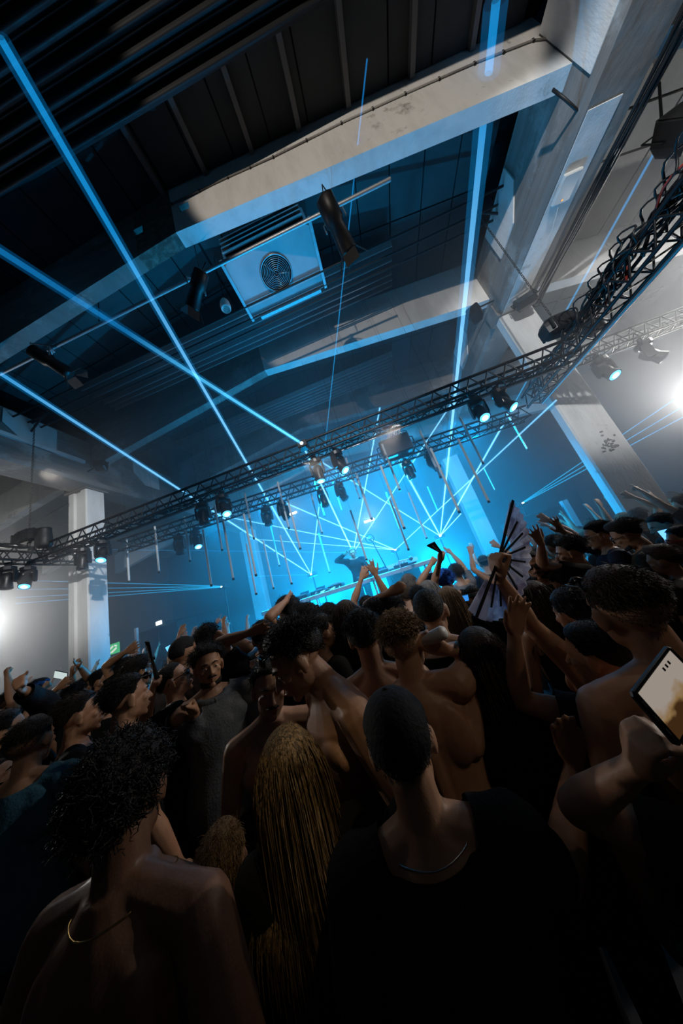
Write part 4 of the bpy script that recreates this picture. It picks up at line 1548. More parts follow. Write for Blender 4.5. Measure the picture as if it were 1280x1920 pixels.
def remesh(mb, voxel, ratio, smooth=2):
    me = mb.mesh('tmp')
    o = bpy.data.objects.new('tmp', me)
    COL.objects.link(o)
    r = o.modifiers.new('r', 'REMESH')
    r.mode = 'VOXEL'
    r.voxel_size = voxel
    s = o.modifiers.new('s', 'SMOOTH')
    s.iterations = smooth
    s.factor = .5
    if ratio < 1:
        d = o.modifiers.new('d', 'DECIMATE')
        d.ratio = ratio
    ev = o.evaluated_get(bpy.context.evaluated_depsgraph_get())
    out = bpy.data.meshes.new_from_object(ev)
    bpy.data.objects.remove(o, do_unlink=True)
    bpy.data.meshes.remove(me)
    return out


def seg_dist(V, a, b):
    ab = b - a
    t = np.clip(((V - a) @ ab) / (ab @ ab + 1e-9), 0, 1)
    return np.linalg.norm(V - (a + t[:, None] * ab), axis=1), t


class Body:
    pass


def make_body(lean=0, side=0, hyaw=0, hpitch=0, hroll=0, arms=(None, None), female=False, girth=1.0, voxel=.009, ratio=.5, fat=1.0, slim_arm=1.0, shrug=0.0):
    """ARMS: for left and right a dict(t wrist target, eh elbow hint, hf finger direction, pn palm normal, hand kind), local, facing +Y"""
    B = Body()
    B.female = female
    A = rx(-math.radians(lean)) @ ry(math.radians(side))
    piv = np.array([0, 0, .95])
    X = lambda x, y, z: piv + A @ (np.array([x, y, z]) - piv)
    mb = MB()
    g = girth * (.90 if female else 1.0)
    sw = (.168 if female else .192) * (1 + .8 * (girth - 1))
    rings = []
    for z, ax_, ay_, yo in ((.86, .165, .115, 0), (.95, .168, .12, -.005), (1.05, .150, .108, .0), (1.14, .140, .102, .005), (1.24, .155, .112, .01), (1.33, .172, .122, .008), (1.40, .165, .112, 0), (1.445, .120, .088, -.01), (1.475, .075, .068, -.015), (1.50, .060, .060, -.012)):
        rings.append([X(ax_ * g * math.cos(a), yo + ay_ * g * math.sin(a), z) for a in np.linspace(0, 2 * math.pi, 20, endpoint=False)])
    mb.loft(rings)
    B.A, B.X = A, X
    neckb = X(0, -.018, 1.45)
    Rh = rz(math.radians(hyaw)) @ rx(math.radians(hpitch)) @ ry(math.radians(hroll))
    npv = X(0, -.012, 1.515)
    H = npv + Rh @ np.array([0, .028, .118])
    B.H, B.Rh, B.neck = H, Rh, neckb
    nr = .047 if female else .055
    caps(mb, [neckb, npv, H + Rh @ np.array([0, -.02, -.055])], [nr * 1.12, nr, nr * .96], 14)
    head_shapes(mb, H, Rh, female)
    # chest, shoulder blades, trapezius
    for s in (-1, 1):
        if female:
            sphere_r(mb, X(s * .075, .10, 1.27), (.062, .055, .058), A)
        else:
            sphere_r(mb, X(s * .078, .082 * g, 1.335), (.088, .034, .062), A)
        sphere_r(mb, X(s * .085, -.074 * g, 1.335), (.075, .034, .10), A)
    caps(mb, [X(0, -.085 * g, 1.05), X(0, -.10 * g, 1.3)], [.03, .03], 8)
    B.bones = []
    B.wrist, B.elbow, B.hf, B.pn = [], [], [], []
    for i, s in enumerate((-1, 1)):
        ar = arms[i] or {}
        T = np.asarray(ar.get('t', X(s * .27, .10, .89)), float)
        S = X(s * (sw - .012), -.01, 1.415)
        up = max(0, min(1, (unit(T - S)[2] + .1)))
        S = S + A @ np.array([-s * .02 * up, 0, .045 * up])
        hint = np.asarray(ar.get('eh', (s * .6, -.5, -.5)), float)
        E, Wp = ik(S, T, .292, .262, hint)
        k = slim_arm * (.84 if female else 1.0)
        caps(mb, [neckb + A @ np.array([s * .03, .0, .03]), (neckb + S) / 2 + A @ np.array([0, 0, .018]), S], [.045 * k, .048 * k, .058 * k], 10)
        um = (S + E) / 2
        caps(mb, [S, S + (E - S) * .25, um, S + (E - S) * .8, E], [.060 * k, .056 * k, .051 * k, .043 * k, .041 * k], 12)
        caps(mb, [E, E + (Wp - E) * .25, E + (Wp - E) * .6, E + (Wp - E) * .92, Wp], [.041 * k, .045 * k, .036 * k, .027 * k, .026 * k], 12)
        if up > .4:
            caps(mb, [X(s * .13, -.03, 1.28), S + (E - S) * .3], [.05 * k, .045 * k], 8)    # latissimus under a raised arm
        fd = unit(ar.get('hf', Wp - E))
        pn = np.asarray(ar.get('pn', (-s * 1.0, .25, 0) if T[2] < 1.3 else (0, 1.0, .1)), float)
        f_ = unit(fd)
        pn = unit(pn - f_ * (pn @ f_))
        # thumb side: towards the other thumb for a palm facing forward
        sd = 1.0 if s > 0 else -1.0
        hand(mb, Wp, f_, pn, -sd if False else sd, ar.get('hand', 'relaxed'), 1.0, fat)
        B.bones.append((S, E, Wp))
        B.wrist.append(Wp)
        B.elbow.append(E)
        B.hf.append(f_)
        B.pn.append(pn)
    B.mesh = remesh(mb, voxel, ratio)
    me = B.mesh
    me.polygons.foreach_set('use_smooth', np.ones(len(me.polygons), bool))
    V = np.empty(len(me.vertices) * 3, np.float32)
    me.vertices.foreach_get('co', V)
    B.V = V.reshape(-1, 3).astype(float)
    Nn = np.empty(len(me.vertices) * 3, np.float32)
    me.vertices.foreach_get('normal', Nn)
    B.N = Nn.reshape(-1, 3).astype(float)
    B.F = [tuple(p.vertices) for p in me.polygons]
    return B


def garment(B, kind, name):
    """a cloth layer lifted off the body's own surface: tee, tank, long, open"""
    V = B.V
    D, T = [], []
    for (S, E, Wp) in B.bones:
        for a, b_, r in ((S, E, .05), (E, Wp, .036), (Wp, Wp + (Wp - E) * .5, .04)):
            d, t = seg_dist(V, a, b_)
            D.append(d / r)
            T.append(t)
    Vl = (V - np.array([0, 0, .95])) @ B.A + np.array([0, 0, .95])      # lean removed
    dt = np.sqrt((Vl[:, 0] / .165) ** 2 + ((Vl[:, 1]) / .115) ** 2)
    dt = np.where(Vl[:, 2] > 1.42, dt + (Vl[:, 2] - 1.42) * 2, dt)
    D = np.array(D)
    arm = D.argmin(0)
    armd = D.min(0)
    isarm = (armd < 1.45) & ((armd < dt * 1.15) | (np.abs(Vl[:, 0]) > .19))
    head = (np.linalg.norm(V - B.H, axis=1) < .135) | ((V - B.H) @ B.Rh[:, 2] > -.13) & (np.linalg.norm((V - B.H)[:, :], axis=1) < .17)
    neckr = np.sqrt(Vl[:, 0] ** 2 + (Vl[:, 1] + .012) ** 2)
    collar = {'tee': .080, 'tank': .115, 'long': .078, 'open': .105}[kind]
    on = np.ones(len(V), bool)
    on &= ~((neckr < collar) & (Vl[:, 2] > np.where(Vl[:, 1] < -.02, 1.445, 1.405)) & ~isarm)
    on &= ~((Vl[:, 2] > 1.46 + (.0 if kind != 'long' else .02)) & (neckr < .105) & ~isarm)
    on &= ~(head & ~isarm)
    for q in range(6):
        sel = isarm & (arm == q)
        t = T[q]
        part = q % 3
        if kind == 'tank':
            on &= ~(sel & (part == 0) & (t > .05)) & ~(sel & (part > 0))
        elif kind in ('tee', 'open'):
            on &= ~(sel & (part == 0) & (t > .62)) & ~(sel & (part > 0))
        else:
            on &= ~(sel & (part == 2) & (t > .02))
    on &= ~(~isarm & (dt > 1.55))
    for (S, E, Wp) in B.bones:
        d_, t_ = seg_dist(V, Wp, Wp + unit(Wp - E) * .2)
        on &= ~((d_ < .13) & (np.linalg.norm(V - Wp, axis=1) < .24) & (t_ > 0.02))
    if kind == 'tank':
        on &= ~((np.abs(Vl[:, 0]) > .135) & (Vl[:, 2] > 1.33))
    off = np.full(len(V), .014)
    low = np.clip((1.34 - Vl[:, 2]) / .3, 0, 1)
    off += np.where(isarm, .008, .016 * low)
    fold = np.sin(Vl[:, 0] * 47 + Vl[:, 2] * 31 + 3 * np.sin(Vl[:, 2] * 19 + Vl[:, 1] * 23)) * np.sin(Vl[:, 2] * 53 - Vl[:, 0] * 17)
    off += .005 * fold
    V2 = V + B.N * off[:, None]
    idx = -np.ones(len(V), int)
    fs = [f for f in B.F if all(on[i] for i in f)]
    used = sorted({i for f in fs for i in f})
    idx[used] = np.arange(len(used))
    me = bpy.data.meshes.new(name)
    vin = [tuple(v) for v in V2[used]]
    me.from_pydata(vin, [], [tuple(idx[i] for i in f) for f in fs])
    me.polygons.foreach_set('use_smooth', [True] * len(fs))
    me.update()
    bm = bmesh.new()
    bm.from_mesh(me)
    inner = [v for v in bm.verts if not v.is_boundary]
    for _ in range(7):
        bmesh.ops.smooth_vert(bm, verts=inner, factor=.5, use_axis_x=True, use_axis_y=True, use_axis_z=True)
    for _ in range(6):
        mv = []
        for v in bm.verts:
            nb = [e.other_vert(v).co for e in v.link_edges if e.is_boundary]
            if len(nb) == 2:
                mv.append((v, v.co * .4 + (nb[0] + nb[1]) * .3))
        for v, c in mv:
            v.co = c
    bm.to_mesh(me)
    bm.free()
    return me


_TR = {}


def trousers_meshes():
    if _TR:
        return _TR
    b = MB()
    rings = []
    for z, a_, c_ in ((1.0, .172, .128), (.93, .182, .135), (.86, .185, .13), (.80, .18, .12)):
        rings.append([(a_ * math.cos(t), c_ * math.sin(t), z) for t in np.linspace(0, 2 * math.pi, 20, endpoint=False)])
    b.loft(rings)
    for s in (-1, 1):
        b.loft([[(s * .095 + r * math.cos(t), y + r * 1.05 * math.sin(t), z) for t in np.linspace(0, 2 * math.pi, 14, endpoint=False)] for r, y, z in ((.09, 0, .86), (.085, .005, .7), (.068, .012, .5), (.062, -.005, .35), (.055, -.015, .12), (.06, -.01, .06))])
    _TR['t'] = b.mesh('trousers', True)
    for s in (-1, 1):
        b = MB()
        b.loft([[(s * .1 + x * .045, .06 + y * L_, z) for x, y in ((-1, -.7), (-.6, -1), (.6, -1), (1, -.7), (1, .5), (.6, 1), (-.6, 1), (-1, .5))] for L_, z in ((.13, .0), (.135, .03), (.115, .06), (.06, .10))])
        _TR[s] = b.mesh('shoe', True)
    return _TR


# ---------------------------------------------------------------- hair
STY = {'short': (.016, .007, .0), 'fade': (.013, .003, .006), 'crop': (.020, .003, .004), 'buzz': (.005, .004, 0), 'quiff': (.030, .008, .020), 'curly': (.040, .026, .008), 'tight': (.026, .016, .0), 'mop': (.028, .018, .006), 'long': (.018, .014, 0), 'cap': (.014, .012, 0), 'slick': (.014, .008, .006)}


def hair_shell(B, style, seed=0, lump=0.0):
    T_, S_, Fq = STY[style]
    na, ne = 44, 14
    r = np.random.default_rng(seed)
    az = np.linspace(-np.pi, np.pi, na, endpoint=False)
    lo = hairline(az)
    if style == 'cap':
        lo = np.where(np.abs(az) < 1.2, np.radians(24), np.where(np.abs(az) > 2.2, np.radians(-22), np.radians(8)))
    if style in ('fade', 'crop'):
        lo = np.maximum(lo, .10 + .12 * np.cos(az))
    V = []
    for k in range(ne + 1):
        u = k / ne
        el = lo + (np.pi / 2 - .02 - lo) * u
        topness = np.clip((el - .25) / .8, 0, 1) ** .8
        th = S_ + (T_ - S_) * topness
        front = np.clip(np.cos(az), 0, 1) ** 2 * np.clip(1 - np.abs(el - .95) / .6, 0, 1)
        th = th + Fq * front
        th = th * (min(1, u * 5 + .12) if style not in ('fade', 'crop') else min(1, u * 1.8 + .03))
        if lump:
            th = th + lump * (np.sin(az * 9 + 3 * k + r.uniform(0, 6, na) * .4) * np.sin(k * 2.3 + az * 5)) * min(1, u * 4)
        V.append(skull(az, el, th))
    rings = [skull(az, lo, np.full(na, -.012))] + V
    Vn = np.concatenate(rings + [skull(np.zeros(1), np.array([np.pi / 2]), np.array([T_]))])
    Q = []
    for k in range(ne + 1):
        i = np.arange(na)
        j = (i + 1) % na
        Q.append(np.stack([k * na + i, k * na + j, (k + 1) * na + j, (k + 1) * na + i], 1))
    return Vn, np.concatenate(Q), (ne + 1) * na


def strand_mesh(P, rad):
    """P (n strands, k points, 3) to three sided tapering tubes"""
    n, k, _ = P.shape
    t = np.gradient(P, axis=1)
    t /= np.linalg.norm(t, axis=2, keepdims=True) + 1e-9
    a = np.cross(t, np.array([.31, .57, .76]))
    a /= np.linalg.norm(a, axis=2, keepdims=True) + 1e-9
    b = np.cross(t, a)
    prof = (np.linspace(1, .15, k) ** .6)[None, :, None] * (rad[:, None, None] if hasattr(rad, '__len__') else rad)
    ring = [P + prof * (math.cos(q) * a + math.sin(q) * b) for q in (0, 2.094, 4.189)]
    V = np.stack(ring, 2).reshape(-1, 3)
    base = (np.arange(n)[:, None] * k + np.arange(k - 1)[None, :]) * 3
    Q = []
    for c in range(3):
        d = (c + 1) % 3
        Q.append(np.stack([base + c, base + d, base + 3 + d, base + 3 + c], -1).reshape(-1, 4))
    return V, np.concatenate(Q)


def scalp_roots(n, r, elmin=None, azr=None):
    out = []
    while len(out) < n:
        d = r.normal(size=(n * 3, 3))
        d /= np.linalg.norm(d, axis=1, keepdims=True)
        az, el = np.arctan2(d[:, 0], d[:, 1]), np.arcsin(d[:, 2])
        ok = el > hairline(az) + .04
        if elmin is not None:
            ok &= el > elmin
        if azr is not None:
            ok &= np.abs(az) > azr
        out.extend(zip(az[ok], el[ok]))
    out = np.array(out[:n])
    return out[:, 0], out[:, 1]


def strands(B, n, length, seg, rad, grav, curl, r, flow=(0, -1, .15), lift=.5, elmin=None, azr=None, base=.004, jitter=.25, wave=0.0, parting=False):
    az, el = scalp_roots(n, r, elmin, azr)
    p = skull(az, el, np.full(n, base))
    nr_ = unit_rows((p - HC) / HR ** 2)
    fl = np.broadcast_to(np.asarray(flow, float), (n, 3)).copy()
    if parting:
        fl = np.stack([np.clip(p[:, 0] / .06, -1, 1) * np.clip(.35 + p[:, 1] / .08 + .5, .15, 1.0), np.full(n, -.55), np.full(n, -.2)], 1)
    d = unit_rows(nr_ * lift + fl * (1 - lift * .5) + r.normal(size=(n, 3)) * jitter)
    L_ = np.asarray(length[0] + (length[1] - length[0]) * r.random(n))
    P = [p]
    ph = r.uniform(0, 6.28, n)
    gdir = B.Rh.T @ np.array([0, 0, -1.0])
    neck_local = B.Rh.T @ (B.X(0, 0, 1.38) - B.H)
    for k in range(seg):
        step = (L_ / seg)[:, None]
        d = d + grav * gdir / seg * 3 + r.normal(size=(n, 3)) * curl
        d = unit_rows(d)
        q = p + d * step
        if wave:
            q = q + wave * np.stack([np.sin(ph + k * 1.3), np.cos(ph + k * 1.1), np.zeros(n)], 1)
        # stay outside the skull
        e = (q - HC) / (HR + base * .9)
        ln = np.linalg.norm(e, axis=1)
        ins = ln < 1
        q[ins] = HC + (e[ins] / ln[ins][:, None]) * (HR + base * .9)
        # and outside neck and shoulders
        w = q @ B.Rh.T + B.H
        wl = (w - np.array([0, 0, .95])) @ B.A + np.array([0, 0, .95])
        rxr = np.interp(wl[:, 2], [1.0, 1.36, 1.43, 1.50, 1.62], [.18, .20, .15, .07, .065])
        ryr = np.interp(wl[:, 2], [1.0, 1.36, 1.43, 1.50, 1.62], [.135, .14, .10, .07, .065])
        e2 = np.sqrt((wl[:, 0] / rxr) ** 2 + (wl[:, 1] / ryr) ** 2)
        ins = (e2 < 1) & (wl[:, 2] < 1.6)
        wl[ins, 0] /= e2[ins]
        wl[ins, 1] /= e2[ins]
        w = (wl - np.array([0, 0, .95])) @ B.A.T + np.array([0, 0, .95])
        q = (w - B.H) @ B.Rh
        d = unit_rows(q - p)
        p = q
        P.append(p)
    P = np.stack(P, 1)
    return strand_mesh(P, rad)


def unit_rows(v):
    return v / (np.linalg.norm(v, axis=-1, keepdims=True) + 1e-9)


def join(parts):
    Vs, Qs, n = [], [], 0
    for V, Q in parts:
        Vs.append(V)
        Qs.append(Q + n)
        n += len(V)
    return np.concatenate(Vs), np.concatenate(Qs)


def make_hair(B, style, seed, detail):
    r = np.random.default_rng(seed)
    shell = {'long': 'long', 'wavy': 'long', 'dreads': 'long', 'bun': 'long', 'afro': 'curly', 'coils': 'tight'}.get(style, style)
    Vs, Qs, top = hair_shell(B, shell, seed, .006 if style in ('curly', 'afro', 'coils') else (.003 if style == 'mop' else .0012))
    parts = [(Vs, Qs)]
    if style in ('short', 'fade', 'quiff', 'mop', 'slick', 'crop'):
        if detail:
            b0 = {'short': .012, 'fade': .009, 'quiff': .022, 'mop': .02, 'slick': .010, 'crop': .012}[style]
            if style in ('fade', 'crop'):
                parts.append(strands(B, int(2600 * detail), (.009, .017), 3, .0011, .4, .15 if style == 'fade' else .6, r, lift=.2, elmin=-.05, base=.002))
            if style == 'crop':
                parts.append(strands(B, int(2200 * detail), (.022, .038), 6, .0018, .0, .95, r, lift=.5, elmin=.22, base=.014, jitter=.5))
                parts.append(strands(B, int(3200 * detail), (.004, .008), 2, .0008, .5, .1, r, lift=.2, base=.001))
            elif style == 'fade':
                parts.append(strands(B, int(2600 * detail), (.014, .028), 3, .0013, .3, .14, r, lift=.12, elmin=.30, base=b0, jitter=.3))
                parts.append(strands(B, int(3200 * detail), (.004, .008), 2, .0008, .5, .1, r, lift=.2, base=.001))
            elif style == 'mop':
                parts.append(strands(B, int(1500 * detail), (.04, .065), 6, .0019, .3, .55, r, lift=.3, elmin=.2, base=.018, jitter=.5))
                parts.append(strands(B, int(700 * detail), (.02, .03), 4, .0014, .5, .3, r, lift=.2, base=.008, jitter=.35))
            else:
                parts.append(strands(B, int(1500 * detail), (.024, .044), 4, .0014, .25, .14, r, lift=.16, elmin=.12, base=b0, jitter=.3))
                parts.append(strands(B, int(1000 * detail), (.010, .018), 2, .0010, .5, .1, r, lift=.12, base=.004))
    elif style in ('curly', 'afro', 'coils'):
        n = int(1500 * max(detail, .25))
        parts.append(strands(B, n, (.045, .075), 7, .0022, .0, 1.1, r, lift=.55, base=.024 if style != 'coils' else .012, jitter=.6))
    elif style == 'buzz' and detail:
        parts.append(strands(B, int(900 * detail), (.006, .010), 2, .0008, .3, .1, r, lift=.25, base=.004))
    elif style in ('long', 'wavy'):
        n = int(900 * max(detail, .3))
        parts.append(strands(B, n, (.31, .43), 18, .0026 if detail > .6 else .0042, 4.0, .045 if style == 'long' else .10, r, lift=.05, azr=.6, base=.014, parting=True, jitter=.10, wave=.0 if style == 'long' else .006))
    elif style == 'dreads':
        parts.append(strands(B, 90, (.24, .34), 12, .008, 3.0, .08, r, lift=.15, azr=.6, base=.012, parting=True))
    elif style == 'bun':
        parts.append(strands(B, int(400 * max(detail, .4)), (.07, .11), 5, .0016, .0, .03, r, lift=.1, flow=(0, -1, .25), base=.012))
    V, Q = join(parts)
    cap_i = len(Vs) - 1
    W_ = V @ B.Rh.T + B.H
    me = fast_mesh('hair', W_, Q)
    # close the crown
    bm = bmesh.new()
    bm.from_mesh(me)
    bm.verts.ensure_lookup_table()
    for i in range(44):
        try:
            f = bm.faces.new((bm.verts[top + i], bm.verts[top + (i + 1) % 44], bm.verts[cap_i]))
            f.smooth = True
        except ValueError:
            pass
    bm.to_mesh(me)
    bm.free()
    return me


def child_mesh(name, mb, B, m, parent, local_head=True, smooth=True):
    if local_head:
        mb.v = [tuple(B.H + B.Rh @ np.asarray(p)) for p in mb.v]
    me = mb.mesh(name, smooth)
    for x in (m if isinstance(m, (list, tuple)) else [m]):
        me.materials.append(x)
    return attach(name, me, parent)


def attach(name, me, parent):
    o = bpy.data.objects.new(name, me)
    COL.objects.link(o)
    o.parent = parent
    return o


def face_detail(B, o, beard=None, hair_m=None, brow=True):
    for s in (-1, 1):
        b = MB()
        b.sphere((s * .031, .0785, -.001), (.0115, .0085, .0062), 12, 8)
        b.cur = 1
        b.sphere((s * .031, .0855, -.001), (.0048, .0030, .0048), 8, 6)
        child_mesh('eye', b, B, [M['eye_white'], M['eye_dark']], o)
        if brow:
            b = MB()
            b.tube([(s * .014, .0935, .022), (s * .03, .0895, .027), (s * .046, .073, .023)], [.0042, .005, .0025], 6)
            child_mesh('eyebrow', b, B, hair_m, o)
    b = MB()
    b.tube([(-.021, .0875, -.0655), (0, .0985, -.0645), (.021, .0875, -.0655)], [.0015, .0052, .0015], 8)
    child_mesh('lips', b, B, M['lip'], o)
    if beard:
        b = MB()
        b.tube([(-.028, .084, -.056), (-.012, .099, -.0505), (0, .101, -.0515), (.012, .099, -.0505), (.028, .084, -.056)], [.003, .0055, .005, .0055, .003], 8)
        child_mesh('moustache', b, B, hair_m, o)
        if beard == 'full':
            b = MB()
            n = 13
            rings = []
            for i in range(n):
                a = -1.35 + 2.7 * i / (n - 1)
                c, s_ = math.cos(a), math.sin(a)
                low = .030 + .012 * c
                rings.append([(.066 * s_ + e * s_ * .9, .018 + .066 * c + e * c, zz) for e, zz in ((-.012, -.060 - .024 * c), (-.002, -.068 - .018 * c), (-.001, -.085 - .012 * c), (-.006, -.103 - .008 * c), (-.014, -.107))])
            b.loft(rings)
            child_mesh('beard', b, B, hair_m, o)


def glasses(B, o, frame, up=False, lens=None, wrap=False):
    zo, yo = (.082, .016) if up else (0.002, .0)
    parts = MB()
    for s in (-1, 1):
        c = np.array([s * .033, .100 + yo - (.0 if not up else .012), zo])
        pts = [c + np.array([.025 * math.cos(a), -.012 * abs(math.cos(a)) * (1 if s * math.cos(a) > 0 else 0), .019 * math.sin(a)]) for a in np.linspace(0, 2 * math.pi, 17)]
        parts.tube(pts, .0026, 6, False)
        parts.tube([c + np.array([s * .025, -.012, .006]), np.array([s * .080, .06 + yo, zo + .008]), np.array([s * .084, -.01 + yo, zo + .006]), np.array([s * .080, -.03 + yo, zo - .008])], .003, 6)
    parts.tube([(-.009, .103 + yo - (.012 if up else 0), zo + .006), (0, .106 + yo - (.012 if up else 0), zo + .008), (.009, .103 + yo - (.012 if up else 0), zo + .006)], .0028, 6)
    g = child_mesh('sunglasses' if lens is not None else 'glasses', parts, B, frame, o)
    if lens is not None:
        for s in (-1, 1):
            b = MB()
            c = np.array([s * .033, .100 + yo - (.0 if not up else .012), zo])
            ring = [c + np.array([.0245 * math.cos(a), -.010 * abs(math.cos(a)) * (1 if s * math.cos(a) > 0 else 0), .0185 * math.sin(a)]) for a in np.linspace(0, 2 * math.pi, 16, endpoint=False)]
            b.loft([[p - np.array([0, .002, 0]) for p in ring], [p + np.array([0, .001, 0]) for p in ring], [c + (p - c) * .4 + np.array([0, .005, 0]) for p in ring]])
            l = child_mesh('lens', b, B, lens, g)


def cap_hat(B, o, m, brim=None):
    V, Q, top = hair_shell(B, 'cap', 3, 0)
    Vn = V @ B.Rh.T + B.H
    me = fast_mesh('cap', Vn, Q)
    me.materials.append(m)
    c = attach('cap', me, o)
    b = MB()
    b.sphere((0, -.014, .03 + .088 + .014), (.009, .009, .005), 8, 6)
    child_mesh('cap_button', b, B, m, c)
    if brim:
        b = MB()
        sgn = 1 if brim == 'front' else -1
        r0 = []
        for a in np.linspace(-1.0, 1.0, 11):
            r0.append((math.sin(a), math.cos(a)))
        b.loft([[(x * (.084 + .0 * e), -.014 + sgn * (.094 * y + e * (.075 * y)), .062 - .012 * e - .014 * x * x + dz) for x, y in r0] for e, dz in ((0, 0), (1, -.01), (1, -.004), (0, .006))], cap=False, close=False)
        child_mesh('cap_brim', b, B, m, c)
    return c


def necklace(B, o, m, name='necklace', r=.085, z=1.452, th=.0018):
    b = MB()
    pts = []
    for a in np.linspace(0, 2 * math.pi, 33):
        x, y = r * math.sin(a), r * math.cos(a)
        pts.append(B.X(x * .98, y * .92 - .012 + .01, z - .035 * max(0, math.cos(a)) + .004))
    # push out of the body surface
    out = []
    for p in pts:
        i = np.linalg.norm(B.V - p, axis=1).argmin()
        out.append(p + B.N[i] * ((B.V[i] - p) @ B.N[i] + th * 1.1))
    out = np.array(out)
    for _ in range(3):
        q = out[:-1]
        q = q * .5 + (np.roll(q, 1, 0) + np.roll(q, -1, 0)) * .25
        out = np.concatenate([q, q[:1]])
    b.tube(list(out), th, 6, False)
    me = b.mesh(name, True)
    me.materials.append(m)
    return attach(name, me, o)


def wristband(B, o, i, m, w=.02, name='wristband', t=.9):
    E, Wp = B.elbow[i], B.wrist[i]
    d = unit(Wp - E)
    c = E + (Wp - E) * t
    b = MB()
    b.tube([c - d * w / 2, c - d * w / 2, c + d * w / 2, c + d * w / 2], [.026, .0315, .0315, .026], 14, False)
    me = b.mesh(name, True)
    me.materials.append(m)
    return attach(name, me, o)


PEOPLE = []


def person(label, px, py, dep, yaw=0, lean=0, side=0, hyaw=0, hpitch=0, hroll=0, L=None, R=None, top='tee', topc='black', hair='short', hairc='dark', skin='tan', female=False, girth=1.0, res='mid', face=False, beard=None, group=None, seed=None, gl=None, cap=None, neck=None, trc='black', z_floor=0.0, detail=None, cat='person', Hscale=None):
    """a standing person whose head centre is seen at pixel (PX, PY) at camera depth DEP"""
    Ph = at_d(px, py, dep)
    ya = math.radians(yaw)
    A = rx(-math.radians(lean)) @ ry(math.radians(side))
    piv = np.array([0, 0, .95])
    Rh = rz(math.radians(hyaw)) @ rx(math.radians(hpitch)) @ ry(math.radians(hroll))
    Hl = piv + A @ (np.array([0, -.012, 1.515]) - piv) + Rh @ np.array([0, .028, .118])
    s = (Ph[2] - z_floor) / Hl[2]
    root = Ph - s * (rz(ya) @ Hl)
    loc = lambda P: rz(-ya) @ (np.asarray(P, float) - root) / s
    dirl = lambda v: rz(-ya) @ np.asarray(v, float)
    arms = []
    for ar, sg in ((L, -1), (R, 1)):
        if ar is None:
            arms.append(None)
            continue
        d = {}
        d['t'] = loc(at_d(*ar['w'])) if 'w' in ar else np.asarray(ar['tl'], float)
        if 'e' in ar:
            S0 = piv + A @ (np.array([sg * .18, -.01, 1.415]) - piv)
            d['eh'] = loc(at_d(*ar['e'])) - (S0 + d['t']) / 2
        elif 'eh' in ar:
            d['eh'] = np.asarray(ar['eh'], float)
        elif d['t'][2] > 1.45:
            d['eh'] = np.array([sg * .8, -.2, -.4])
        if 'f' in ar:
            d['hf'] = loc(at_d(*ar['f'])) - d['t']
        if 'pn' in ar:
            d['pn'] = dirl(ar['pn'])
        d['hand'] = ar.get('hand', 'relaxed')
        arms.append(d)
    vox, ratio, det = {'near': (.0066, .42, 1.0), 'mid': (.0090, .55, .45), 'far': (.0105, .5, .25)}[res]
    if detail is not None:
        det = detail
    B = make_body(lean, side, hyaw, hpitch, hroll, arms, female, girth, vox / max(.8, min(1.2, s)), ratio, 1.0 if res != 'far' else 1.12)
    if not (.9 < s < 1.16):
        print('SCALE', round(s, 3), label)
    B.s, B.root, B.ya = s, root, ya
    o = bpy.data.objects.new('person', B.mesh)
    COL.objects.link(o)
    B.mesh.name = 'person_body'
    B.mesh.materials.append(SKIN[skin])
    o.matrix_basis = Matrix.Translation(root) @ Matrix.Rotation(ya, 4, 'Z') @ Matrix.Scale(s, 4)
    tag(o, label, cat, group)
    sd = seed if seed is not None else int(px * 7 + py)
    if hair and hair != 'none':
        me = make_hair(B, hair, sd, det)
        me.materials.append(HAIR[hairc])
        attach('hair', me, o)
    if top != 'none':
        kind = {'tee': 'tee', 'tank': 'tank', 'hoodie': 'long', 'jacket': 'long', 'long': 'long'}[top]
        nm = {'tee': 't_shirt', 'tank': 'tank_top', 'hoodie': 'hoodie', 'jacket': 'jacket', 'long': 'long_sleeved_shirt'}[top]
        me = garment(B, kind, nm)
        me.materials.append(CLOTH[topc])
        gtop = attach(nm, me, o)
        if top in ('hoodie', 'jacket'):
            b = MB()
            for rr, zz, th in ((.095, 1.455, .026), (.105, 1.425, .03)):
                pts = [B.X(rr * math.sin(a), -.012 + rr * .95 * math.cos(a), zz - .03 * max(0, math.cos(a)) + .012) for a in np.linspace(0, 2 * math.pi, 21)]
                b.tube(pts, th, 8, False)
            if top == 'hoodie':
                sphere_r(b, B.X(0, -.135, 1.40), (.10, .045, .075), B.A)
            me = b.mesh('hood' if top == 'hoodie' else 'collar', True)
            me.materials.append(CLOTH[topc])
            attach('hood' if top == 'hoodie' else 'collar', me, gtop)
    TM = trousers_meshes()
    for nm, k, c in (('trousers', 't', trc), ('shoe', -1, 'charcoal'), ('shoe', 1, 'charcoal')):
        me = TM[k]
        if not me.materials:
            me.materials.append(CLOTH[c])
        attach(nm, me, o)
    if face:
        face_detail(B, o, beard, HAIR[hairc])
    if gl:
        glasses(B, o, M['frame_' + gl[0]], up='up' in gl, lens=M['lens_shade'] if 'clear' not in gl else None)
    if cap:
        cap_hat(B, o, CLOTH[cap[0]], cap[1] if len(cap) > 1 else None)
    if neck:
        necklace(B, o, M[neck])
    PEOPLE.append((o, B))
    return o, B
# ================================================================== the people one can tell apart
def dep_y(px, py, Y):
    return Y / ray(px, py)[1]


AW = lambda px, py, d, hand='open', **k: dict(w=(px, py, d), hand=hand, **k)


